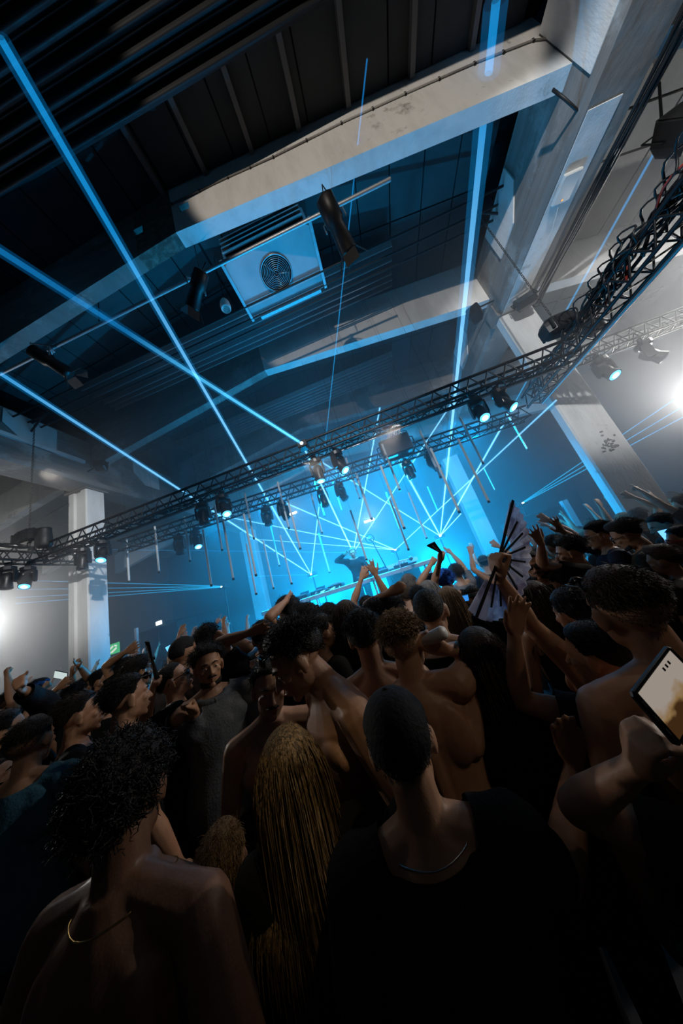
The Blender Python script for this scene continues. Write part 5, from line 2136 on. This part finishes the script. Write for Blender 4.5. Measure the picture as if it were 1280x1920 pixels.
def P1(label, px, py, dep, **k):
    # heads towards the picture edge look stretched by the wide lens: they stand farther off than their width suggests
    m = 1 + .5 * min(1.0, abs(px - 640) / 600) ** 1.5
    if k.pop('fixed', False):
        m = 1.0
    for a in ('L', 'R'):
        if k.get(a) and 'w' in k[a]:
            d = dict(k[a])
            for q in ('w', 'e', 'f'):
                if q in d:
                    d[q] = (d[q][0], d[q][1], d[q][2] * m)
            k[a] = d
    return person(label, px, py, dep * m, **k)


# --- nearest row
P1('shirtless dark curly haired person with a thin gold chain, back turned, at the lower left', 236, 1492, .66, fixed=True, yaw=-2, hyaw=28, R=dict(tl=(.36, .0, .92)), L=dict(tl=(-.34, .02, .90)), top='none', hair='coils', hairc='black', skin='brown', neck='gold', res='near', girth=1.14)
P1('person in plain black cap and silver necklace seen from behind at the centre', 752, 1392, .62, yaw=6, top='tee', hair='buzz', hairc='black', cap=('black',), neck='silver', res='near', R=AW(1078, 1432, .74, 'flat', e=(1110, 1620, .70), f=(1038, 1318, .74), pn=(0, -1, .2)))
P1('woman with long straight blonde highlighted hair seen from behind, in black', 545, 1442, .80, yaw=20, top='tee', hair='long', hairc='blond', female=True, skin='pale', res='near')
fade_o, fade_B = P1('large shirtless man with short faded brown hair and glasses pushed up, at the right', 1174, 1142, .54, yaw=-8, hyaw=8, top='none', hair='fade', hairc='brown', skin='tan', res='near', gl=('black', 'up'), girth=1.02, face=True)
P1('small person with smooth light brown hair showing just above the bare shoulder', 420, 1618, .73, yaw=20, hair='slick', hairc='light', female=True, skin='pale', res='near')
P1('short person with long wavy black hair, blue light on the crown, lower centre', 785, 1572, .66, yaw=-12, hair='wavy', hairc='black', female=True, skin='tan', res='near')
glass_o, glass_B = P1('shirtless man bowing his head, sunglasses pushed into dark curly hair', 556, 1236, 1.06, yaw=128, lean=16, hyaw=-10, hpitch=-24, top='none', hair='mop', hairc='black', skin='tan', res='near', face=True, gl=('black', 'up'))
P1('shirtless smiling man with a moustache and a thin chain, face towards the camera', 506, 1290, 1.22, yaw=206, lean=12, hpitch=-6, hroll=-8, hyaw=6, top='none', hair='short', hairc='black', skin='tan', res='near', face=True, beard='moustache', neck='gold')
curl_o, curl_B = P1('shirtless man with short curly light hair lifting a bottle to his mouth', 757, 1205, 1.08, yaw=-12, hyaw=-6, top='none', hair='crop', hairc='light', skin='tan', res='near', R=AW(836, 1218, 1.04, 'grip', e=(1000, 1330, 1.06), f=(806, 1208, 1.02)))
P1('person with short dark hair and long bare neck, seen from behind', 685, 1192, 1.30, yaw=2, top='none', hair='short', hairc='black', skin='tan', res='near')
P1('person with shaved dark hair and bare shoulders behind the curly haired man', 808, 1147, 1.34, yaw=-12, top='tank', hair='buzz', hairc='black', skin='tan', res='near')
P1('woman with long brown hair behind the bottle drinker, head bowed', 905, 1232, .96, yaw=-10, top='tank', hair='long', hairc='brown', female=True, skin='tan', res='near')
fan_o, fan_B = P1('bare armed man holding up the big open fan', 1078, 1150, 1.22, fixed=True, yaw=14, top='none', hair='short', hairc='black', skin='tan', res='near', L=AW(906, 1050, 1.08, 'grip', e=(930, 1230, 1.06), f=(894, 1008, 1.08), pn=(1, .3, 0)))
P1('person with sleek black hair facing left, an open hand raised below the fan', 1116, 1228, .95, fixed=True, yaw=42, hair='slick', hairc='black', skin='tan', res='near', L=AW(964, 1192, .94, 'open', e=(962, 1400, .94), f=(972, 1130, .94), pn=(.3, -1, 0)))
P1('woman with long dark hair below the hand held fan, seen from behind', 1006, 1124, 1.38, yaw=-4, hair='long', hairc='brown', female=True, skin='tan', res='mid', top='tank')
P1('person in a pink top half hidden behind long dark hair', 1050, 1092, 1.70, yaw=25, hair='mop', hairc='black', female=True, topc='pink', res='mid')
P1('man in dark aviator sunglasses and brown grey shirt facing the camera', 1001, 1061, 1.88, yaw=152, hair='short', hairc='black', topc='olive', gl=('black',), face=True, beard='full', res='near')
P1('dark haired man in profile reaching forward with a watch on his wrist', 1068, 1036, 1.76, yaw=62, hair='mop', hairc='black', face=True, res='near', L=AW(1014, 1020, 1.62, 'wide', e=(1052, 1070, 1.66), f=(997, 990, 1.6), pn=(-.2, 1, .2)))
wo, wB = P1('man in white framed sport sunglasses with raised open hand', 1120, 1004, 1.86, yaw=64, hair='short', hairc='dark', gl=('white',), face=True, topc='navy', skin='tan', res='near', R=AW(1054, 996, 1.9, 'wide', e=(1104, 1024, 1.96), f=(1036, 972, 1.9), pn=(-.3, 1, .2)))
wristband(wB, wo, 1, M['gold'], .012, 'bracelet')
P1('bearded man in an olive jacket and thin glasses looking down at the right', 1174, 1004, 1.60, yaw=48, hpitch=-14, hair='quiff', hairc='dark', gl=('black', 'clear'), face=True, beard='full', top='jacket', topc='olive', res='near')
P1('dark haired man lit blue by the glowing cup at the right', 1238, 986, 1.86, yaw=76, hpitch=-10, hair='short', hairc='black', face=True, res='near', skin='pale')
P1('person in bright red sunglasses at the right picture edge', 1280, 1012, 1.42, yaw=52, hair='short', hairc='dark', gl=('red',), face=True, res='mid')
P1('person with spiky light brown hair in front of the red sunglasses', 1243, 1052, 1.30, yaw=34, hair='quiff', hairc='brown', res='mid', skin='olive')
ph_o, ph_B = P1('person at the lower right edge holding up a phone with a dark wristband', 1420, 1400, .52, fixed=True, yaw=8, hair='short', hairc='dark', res='near', skin='tan', top='tee', L=AW(1196, 1436, .50, 'grip', e=(1380, 1900, .56), f=(1192, 1340, .46), pn=(1, -.2, .1)))
wristband(ph_B, ph_o, 0, CLOTH['charcoal'], .05, 'wristband', .78)
# --- left side
P1('woman gazing up at the left picture edge', 0, 1468, .96, yaw=-62, hpitch=30, hair='long', hairc='brown', female=True, face=True, skin='pale', res='near', top='tank')
P1('man with a dark fade in a blue denim shirt at the left, face turned away', 60, 1392, .98, yaw=22, hair='fade', hairc='dark', topc='denim', skin='olive', res='near', face=True)
P1('man with short dark hair in sharp profile looking right, near the left edge', 152, 1340, 1.22, yaw=-38, hair='short', hairc='dark', face=True, skin='tan', res='near')
P1('man with black hair and goggles on his head, ear towards the camera', 240, 1310, 1.22, yaw=-26, hair='short', hairc='black', face=True, skin='tan', res='near', gl=('black', 'up'))
sun_o, sun_B = P1('shaven man in wrap sunglasses with raised fist holding a folded fan', 326, 1276, 1.60, yaw=-52, hpitch=14, hair='buzz', hairc='black', gl=('black',), face=True, skin='pale', res='near', R=AW(284, 1300, 1.50, 'fist', e=(262, 1400, 1.45), f=(290, 1266, 1.5)))
P1('dark haired man with thin beard in a grey hoodie facing the camera, fist raised', 391, 1250, 1.58, yaw=226, hair='mop', hairc='black', face=True, beard='full', top='hoodie', topc='heather', res='near', R=AW(366, 1340, 1.42, 'fist', e=(338, 1420, 1.48), pn=(0, -1, 0)))
P1('person in dark beanie and grey shirt behind the hooded man', 347, 1226, 1.92, yaw=-5, hair='none', cap=('charcoal',), topc='grey', res='mid')
P1('dark haired man with raised forearm in a black shirt left of centre', 495, 1196, 2.0, yaw=22, hair='short', hairc='black', res='mid', L=AW(468, 1186, 1.92, 'open', e=(424, 1226, 1.92)))
P1('person with full dark hair giving a two finger sign left of centre', 393, 1202, 2.2, yaw=2, hair='mop', hairc='black', res='mid', R=AW(420, 1196, 2.1, 'two'))
P1('person in long black sleeves punching a fist up at the left edge', 6, 1376, 1.12, yaw=-20, top='long', hair='short', hairc='black', skin='tan', res='near', R=AW(46, 1296, 1.06, 'fist', e=(52, 1420, 1.1)))
# --- middle rows towards the stage
P1('man with a round curly afro and glasses in a white shirt', 540, 1150, 2.6, yaw=60, hair='afro', hairc='black', topc='white', gl=('black', 'clear'), res='mid', L=AW(535, 1128, 2.5, 'open'))
P1('dark haired person with goggles on head, ear showing, near the table', 580, 1165, 2.2, yaw=-20, hair='mop', hairc='black', gl=('black', 'up'), res='mid')
P1('person with wavy dark hair under the left half of the table', 620, 1160, 2.5, yaw=-10, hair='mop', hairc='dark', res='mid')
P1('person with chin length brown hair and pale face edge, back turned', 652, 1156, 2.2, yaw=-8, hair='long', hairc='brown', female=True, res='mid', topc='black')
P1('woman in profile with dark hair looking right, in mid crowd', 604, 1188, 2.0, yaw=-40, hair='mop', hairc='black', female=True, face=True, res='mid')
P1('dark haired person just behind the long bare neck', 708, 1157, 2.02, yaw=4, hair='mop', hairc='black', res='mid')
P1('grey haired person close to the table edge', 768, 1096, 3.2, yaw=0, hair='short', hairc='grey', res='mid', skin='pale')
P1('shaven headed person in front of the table clamp', 763, 1116, 2.9, yaw=-4, hair='buzz', hairc='brown', res='mid', skin='pale', top='tank', topc='grey')
P1('person with round black hair between shaven heads', 787, 1124, 2.35, yaw=0, hair='short', hairc='black', res='mid')
P1('person with pale dreadlocks tied back near the stage', 806, 1110, 2.7, yaw=-4, hair='dreads', hairc='grey', female=True, res='mid', topc='charcoal')
blue_o, blue_B = P1('person with shiny blue hair holding up a closed black fan', 836, 1090, 2.9, yaw=-6, hair='curly', hairc='blue', res='mid', L=AW(824, 1052, 2.7, 'grip'))
P1('person with shoulder length light brown hair below the big fan', 843, 1126, 2.1, yaw=-8, hair='long', hairc='light', female=True, res='mid', topc='black')
P1('person in dark cap and black shirt facing the camera under the fan', 890, 1121, 2.3, yaw=167, hair='short', hairc='black', cap=('black', 'front'), face=True, res='mid', topc='black')
P1('person stretching one bare arm straight up before the table', 690, 1138, 3.0, yaw=0, hair='short', hairc='dark', res='mid', L=AW(677, 1086, 3.0, 'open'))
to, tB = P1('person with tattooed forearm and thick black cuff reaching to the performer', 737, 1134, 2.6, yaw=10, hair='short', hairc='brown', res='mid', L=AW(704, 1078, 2.6, 'wide', e=(728, 1116, 2.6)))
wristband(tB, to, 0, CLOTH['black'], .09, 'arm_cuff', .78)
P1('person with bent raised forearm in front of the tattooed arm', 741, 1146, 2.05, yaw=2, hair='short', hairc='dark', res='mid', L=AW(728, 1112, 2.0, 'relaxed', e=(722, 1150, 2.0)))
P1('person raising a bare forearm to the right of the table rail', 812, 1094, 3.1, yaw=0, hair='short', hairc='black', res='mid', L=AW(808, 1058, 3.0, 'fist'))
# --- left crowd by the column
P1('person with short dark hair under the left column, arm raised pointing', 166, 1286, 2.7, yaw=-8, hair='short', hairc='dark', res='mid', L=AW(132, 1246, 2.5, 'point'))
P1('person with black hair in profile right of the left column', 193, 1276, 2.4, yaw=-60, hair='short', hairc='black', face=True, res='mid', L=AW(150, 1250, 2.4, 'two'))
P1('person with straight blond hair in the left crowd', 216, 1303, 2.1, yaw=-6, hair='mop', hairc='blond', res='mid', skin='pale')
P1('dark haired person with open palm raised right of the left column', 240, 1256, 2.4, yaw=-14, hair='short', hairc='black', res='mid', L=AW(236, 1222, 2.4, 'open'))
P1('person in a blue cap far left in the crowd', 76, 1294, 2.4, yaw=-10, hair='short', hairc='dark', cap=('blue', 'back'), res='mid')
P1('dark haired person in the left crowd with wristband on raised arm', 142, 1304, 2.3, yaw=-8, hair='mop', hairc='black', res='mid', L=AW(108, 1290, 2.2, 'open'))
P1('person reaching a pale arm up at the far left edge', 24, 1316, 2.2, yaw=-10, hair='short', hairc='brown', res='mid', R=AW(14, 1270, 2.1, 'fist'))
P1('person with dark hair and goggles pushed up beside the folded fan', 262, 1262, 1.9, yaw=-20, hair='mop', hairc='black', gl=('black', 'up'), res='mid')

# --- the performer behind the table
d_ = dep_y(661, 1037, 6.62)
dj_o, dj_B = P1('performer in black behind the stage table touching the side of the head', 661, 1037, d_, yaw=186, hpitch=-12, hair='short', hairc='grey', top='long', topc='black', face=True, res='mid', z_floor=1.0, R=AW(645, 1040, dep_y(645, 1040, 6.5), 'relaxed', e=(636, 1056, d_)), L=AW(686, 1076, dep_y(686, 1076, 6.3), 'relaxed'), girth=1.0)

# ================================================================== the rest of the packed crowd
VAR = []
spots = []
taken = [(B.root[0], B.root[1]) for _, B in PEOPLE]


def proto(i, hair, hairc, skin, top, topc, L, R, desc, female=False, cap=None):
    o, B = person(desc, 640, 1200, 3.0, hair=hair, hairc=hairc, skin=skin, top=top, topc=topc, L=L, R=R, res='far', female=female, cap=cap, seed=900 + i)
    PEOPLE.pop()
    VAR.append((o, B, desc))


TL = lambda x, y, z, hand='open', **k: dict(tl=(x, y, z), hand=hand, **k)
proto(0, 'short', 'black', 'tan', 'tee', 'black', None, None, 'black haired person in black shirt')
proto(1, 'short', 'dark', 'tan', 'tank', 'black', TL(-.22, .18, 1.92), TL(.24, .16, 1.90), 'person in vest, both arms raised')
proto(2, 'mop', 'brown', 'pale', 'tee', 'charcoal', TL(-.16, .22, 1.95, 'point'), None, 'brown haired person pointing up')
proto(3, 'buzz', 'black', 'olive', 'none', 'black', None, TL(.20, .24, 1.90, 'fist'), 'shaven person, one fist raised')
proto(4, 'long', 'dark', 'pale', 'tank', 'black', None, None, 'person with long dark hair', True)
proto(5, 'curly', 'black', 'tan', 'tee', 'grey', None, TL(.16, .26, 1.98, 'two'), 'curly haired person, one hand up')
proto(6, 'long', 'light', 'pale', 'tee', 'white', TL(-.2, .2, 1.93), None, 'long light haired person, hand up', True)
proto(7, 'short', 'brown', 'tan', 'tee', 'navy', None, None, 'person in dark cap', False, ('charcoal', 'back'))
first = [True] * len(VAR)


def proj(P):
    c = RC @ (np.asarray(P, float) - CP)
    return 640 + F * c[0] / c[2], 960 + F * c[1] / c[2], c[2]


USED = set()
LANDMARK = [(60, 1230, 'the raised black sleeve'), (160, 1200, 'the left column'), (225, 1215, 'the green exit sign'), (300, 1190, 'the left speaker stack'), (345, 1220, 'the dark beanie'), (415, 1180, 'the two finger sign'),
            (495, 1190, 'the raised forearm'), (540, 1150, 'the round afro'), (620, 1160, 'the table left half'), (708, 1157, 'the long bare neck'), (765, 1100, 'the grey head'), (836, 1090, 'the blue hair'), (905, 1030, 'the open fan'),
            (1000, 1060, 'the aviator glasses'), (1030, 985, 'the right speaker stack'), (1068, 1036, 'the watch wearer'), (1120, 1004, 'the white sunglasses'), (1174, 1004, 'the olive jacket'), (1238, 986, 'the glowing cup'), (1275, 950, 'the right column foot')]
heads = [(*proj(B.root + B.s * (rz(B.ya) @ B.H)),) for _, B in PEOPLE]
obst = [(-7.53, 5.48, .75), (4.53, 5.48, .75), (-12.4, 5.95, .6), (8.75, 8.0, .7), (-8.46, 7.49, .4), (4.78, 7.5, .4)]
cand = []
y = 1.75
while y < 7.2:
    x = -10.4
    while x < 7.6:
        cand.append((x + rnd.uniform(-.14, .14), y + rnd.uniform(-.14, .14)))
        x += .56
    y += .52
rnd.shuffle(cand)
cnt = 0
for x, y in cand:
    if y > 5.55 and -6.6 < x < 4.0:
        continue
    if any(math.hypot(x - a, y - b_) < .46 for a, b_ in taken):
        continue
    if any(math.hypot(x - a, y - b_) < c for a, b_, c in obst):
        continue
    if y > 7.0 and (-8.6 < x < -6.7 or 3.2 < x < 4.9):
        continue
    hgt = rnd.uniform(.955, 1.045)
    hx, hy, hz_ = proj((x, y, 1.63 * hgt))
    if hz_ < .8 or not (-60 < hx < 1340):
        continue
    # keep the people of the photograph in view
    wpx = .1 * F / hz_
    if any(hz_ < d - .1 and abs(hx - a) < wpx + 14 and -12 < (b_ - hy) < 120 for a, b_, d in heads):
        continue
    k = rnd.randrange(len(VAR)) if x > -3.3 or rnd.random() < .35 else rnd.choice((1, 2, 3, 5, 6))
    if 455 < hx < 840 and hy < 1146 - (hx - 490) * .2956 + 36:
        continue
    if 440 < hx < 850 and k in (1, 2, 3, 5, 6):
        k = rnd.choice((0, 4, 7))
    if -3.4 < x < 1.2 and y > 4.4 and k in (1, 2, 5, 6):
        k = rnd.choice((0, 3, 4, 7, 5))
    o, B, desc = VAR[k]
    yaw = rnd.gauss(0, .22) + (-.25 if x < -2.5 else (.25 if x > 2.2 else 0))
    mt = Matrix.Translation((x, y, 0)) @ Matrix.Rotation(yaw, 4, 'Z') @ Matrix.Scale(hgt, 4)
    lm = min(LANDMARK, key=lambda q: math.hypot(hx - q[0], (hy - q[1]) * 1.3))
    rel = 'left of' if hx < lm[0] - 12 else ('right of' if hx > lm[0] + 12 else 'behind')
    row = 'nearer row' if y < 2.9 else ('middle row' if y < 4.2 else ('far row' if y < 5.4 else 'farthest row'))
    lab = '%s, %s, %s %s' % (desc, row, rel, lm[2])
    if lab in USED:
        l2 = sorted(LANDMARK, key=lambda q: math.hypot(hx - q[0], (hy - q[1]) * 1.3))[1]
        lab = '%s, between %s and %s' % (desc, lm[2], l2[2])
    if lab in USED:
        lab = '%s, %s shoulder to shoulder %s %s' % (desc, row.split()[0], rel, lm[2])
    USED.add(lab)
    grp = 'distant crowd of dancers'
    if first[k]:
        first[k] = False
        o.matrix_basis = mt
        o['label'], o['group'] = lab, grp
        oo = o
    else:
        oo = copy_tree(o, mt, lab, grp)
    taken.append((x, y))
    cnt += 1
print('CROWD', cnt, len(PEOPLE))

# ================================================================== things held up over the crowd
def hold(B, i, off=.09):
    """world position of the palm of hand I, with its finger direction"""
    W_ = lambda p: B.root + B.s * (rz(B.ya) @ p)
    f = rz(B.ya) @ B.hf[i]
    return W_(B.wrist[i] + B.hf[i] * off + B.pn[i] * .02), f


# big open folding fan
M['fan_cloth'] = mat('marbled_fan_cloth', (.80, .78, .84), .7, 0, (.22, .19, .30), 9, (.45, .65))
_N, _L = nodes_of(M['fan_cloth'])
_tl = _N.new('ShaderNodeBsdfTranslucent')
_ms = _N.new('ShaderNodeMixShader')
_ms.inputs[0].default_value = .55
_pb = _N['Principled BSDF']
_L.new(_pb.inputs['Base Color'].links[0].from_socket, _tl.inputs[0])
_L.new(_pb.outputs[0], _ms.inputs[1])
_L.new(_tl.outputs[0], _ms.inputs[2])
_L.new(_ms.outputs[0], _N['Material Output'].inputs[0])
pv, _f = hold(fan_B, 0)
t = thing('folding_fan', 'large open folding fan with marbled pale cloth and black ribs', 'fan', tuple(pv))
dd = dep_y(897, 1030, pv[1])
rr = 114.0 * dd / F
turn = math.radians(28)
axr, axd = RC[0] * math.cos(turn) + RC[2] * math.sin(turn), RC[1]
nrm = np.cross(axd, axr)
angs = np.radians(np.linspace(-67, 134, 43))
ring = lambda r, k: pv + r * (math.cos(angs[k]) * axr + math.sin(angs[k]) * axd) + nrm * (.006 * (1 if k % 2 else -1) * r / rr)
b = MB()
b.loft([[ring(rr * q, k) for k in range(43)] for q in (.42, .7, 1.0)], cap=False, close=False)
b.loft([[ring(rr * q, k) - nrm * .002 for k in range(43)] for q in (1.0, .7, .42)], cap=False, close=False)
b.build('fan_leaf', M['fan_cloth'], t)
for k in range(0, 43, 4):
    w = .008 if k in (0, 40) else .0045
    a = angs[k]
    dr = math.cos(a) * axr + math.sin(a) * axd
    b = MB()
    b.obox(pv + dr * rr * (.46 if k in (0, 40) else .36) + nrm * .006, dr, np.cross(nrm, dr), nrm, rr * (.56 if k in (0, 40) else .42), w, .002)
    b.build('fan_rib', M['black_plastic'], t)


def closed_fan(B, i, ln, label, px=None):
    p, f = hold(B, i)
    d = unit(f if px is None else (at_d(*px) - p))
    t = thing('folding_fan', label, 'fan', tuple(p))
    sd = unit(np.cross(d, [0.2, 1, 0.1]))
    up = np.cross(sd, d)
    for k in range(7):
        b = MB()
        a = (k - 3) * .035
        dk = unit(d + sd * a)
        b.obox(p + dk * ln * .42 + up * (.0035 * (k - 3)), dk, np.cross(up, dk), up, ln * .5, .012, .0014)
        b.build('fan_rib', M['black_plastic'], t)
    b = MB()
    for k in range(4):
        b.obox(p + d * ln * (.35 + .14 * k) + up * -.013, d, sd, up, .018, .008, .001)
    b.build('printed_mark', M['white_plastic'], t)


closed_fan(blue_B, 0, .36, 'closed black folding fan with pale marks held aloft near the stage', (798, 1012, 2.65))
closed_fan(sun_B, 1, .30, 'closed ribbed folding fan in the fist of the man in wrap sunglasses', (276, 1205, 1.8))

# phone filming at the lower right edge
c0 = at_d(1184, 1300, .42)
u = unit(.936 * RC[0] - .35 * RC[1] + .40 * RC[2])
v = unit(.56 * RC[0] + .82 * RC[1] - .42 * RC[2])
v = unit(v - u * (u @ v))
n_ = np.cross(u, v)
if n_ @ (CP - c0) < 0:
    n_ = -n_
t = thing('phone', 'black phone held sideways with a bright camera picture on screen', 'phone', tuple(c0))
LN, WD = .155, .078
b = MB()
cc = c0 + u * LN / 2 + v * WD / 2 - n_ * .004
q8 = [(-1, -.86), (-.93, -1), (.93, -1), (1, -.86), (1, .86), (.93, 1), (-.93, 1), (-1, .86)]
b.loft([[cc + u * x * LN / 2 * w + v * y_ * WD / 2 * w + n_ * h for x, y_ in q8] for w, h in ((.97, -.004), (1, -.002), (1, .002), (.97, .004))])
b.build('body', M['black_plastic'], t)
sm = bpy.data.materials.new('phone_picture')
N, L = nodes_of(sm)
N.remove(N['Principled BSDF'])
e = N.new('ShaderNodeEmission')
tc = N.new('ShaderNodeTexCoord')
nz = N.new('ShaderNodeTexNoise')
nz.inputs['Scale'].default_value = 3.5
gr_ = N.new('ShaderNodeSeparateXYZ')
L.new(tc.outputs['UV'], gr_.inputs[0])
L.new(tc.outputs['UV'], nz.inputs['Vector'])
ad = N.new('ShaderNodeMath')
ad.operation = 'MULTIPLY_ADD'
L.new(nz.outputs['Fac'], ad.inputs[0])
ad.inputs[1].default_value = .55
L.new(gr_.outputs['Y'], ad.inputs[2])
cr = N.new('ShaderNodeValToRGB')
els = cr.color_ramp.elements
els[0].position, els[0].color = .72, (.55, .47, .40, 1)
els[1].position, els[1].color = 1.12 if False else 1.0, (.08, .035, .012, 1)
x_ = els.new(.9)
x_.color = (.42, .25, .10, 1)
L.new(ad.outputs[0], cr.inputs['Fac'])
L.new(cr.outputs['Color'], e.inputs[0])
e.inputs[1].default_value = .55
L.new(e.outputs[0], N['Material Output'].inputs[0])
b = MB()
o_ = cc + n_ * .0045
b.add([o_ + u * x * LN * .43 + v * y_ * WD * .43 for x, y_ in ((-1, -1), (1, -1), (1, 1), (-1, 1))], [(0, 1, 2, 3)])
so = b.build('screen', sm, t)
uv = so.data.uv_layers.new(name='uv')
for li, c in zip(so.data.polygons[0].loop_indices, ((0, 0), (1, 0), (1, 1), (0, 1))):
    uv.data[li].uv = c
for k in range(3):
    bb = MB()
    bb.obox(o_ + u * LN * (.12 + .07 * k - .0) - v * WD * .33 + n_ * .0006, u, v, n_, .0022, .0026, .0003)
    bb.build('screen_icon', M['black_plastic'], t)
for k in range(3):
    bb = MB()
    bb.obox(cc - u * LN * .47 + v * WD * (-.25 + .25 * k) + n_ * .0046, u, v, n_, .0012, .004, .0003)
    bb.build('screen_button', M['steel'], t)
light('phone_glow', 'AREA', tuple(o_ + n_ * .02), (1, .82, .6), .08, tuple(o_ + n_ * .5), .07)

# bottle at the curly haired man's mouth
p, f = hold(curl_B, 1)
t = thing('bottle', 'small pale bottle in the hand of the curly haired man', 'bottle', tuple(p))
d = unit(-RC[0] * .5 + np.array([0, .4, -.3]))
b = MB()
b.tube([p + d * .10, p + d * .06, p + d * .03, p - d * .09, p - d * .10], [.010, .011, .024, .026, .02], 14)
b.build('glass_body', M['white_plastic'], t, True)
b = MB()
b.tube([p + d * .10, p + d * .115], [.012, .012], 12)
b.build('bottle_neck_ring', M['steel'], t)
# glowing blue cup
c = at_d(1251, 1004, 2.45)
t = thing('glowing_cup', 'glowing blue cup in front of the blue lit face', 'cup', tuple(c))
b = MB()
b.lathe([(.03, -.06), (.042, .05), (.044, .055), (.038, .05), (.028, -.05)], 18, c)
b.build('cup_wall', emit('blue_led_cup', (.15, .5, 1.0), 1.6), t, True)
b = MB()
b.lathe([(.031, -.075), (.033, -.055)], 18, c)
b.build('cup_base', M['white_plastic'], t)
light('cup_glow', 'POINT', tuple(c + np.array([-.02, -.02, .1])), BLUE, .8, None, .04)


def lit_phone(px, py, d, w, h, rot, col, st, label):
    c = at_d(px, py, d)
    t = thing('phone', label, 'phone', tuple(c))
    a, e_ = math.cos(rot) * RC[0] + math.sin(rot) * RC[1], -math.sin(rot) * RC[0] + math.cos(rot) * RC[1]
    b = MB()
    b.obox(c, a, e_, RC[2], w / 2 + .003, h / 2 + .004, .004)
    b.build('body', M['black_plastic'], t)
    b = MB()
    b.obox(c - RC[2] * .0045, a, e_, RC[2], w / 2, h / 2, .0006)
    b.build('screen', emit('lit_screen_%d' % px, col, st), t)


lit_phone(322, 1222, 2.6, .07, .14, -.5, (.12, .5, 1.0), 1.6, 'phone with a bright blue screen tilted over the left crowd')
lit_phone(114, 1266, 3.06, .15, .08, .2, (.6, .72, .7), .9, 'phone with a pale screen among raised hands at the left')
lit_phone(868, 1122, 2.25, .09, .05, -.2, (.05, .35, 1.0), .8, 'small blue screen beside the dark cap')
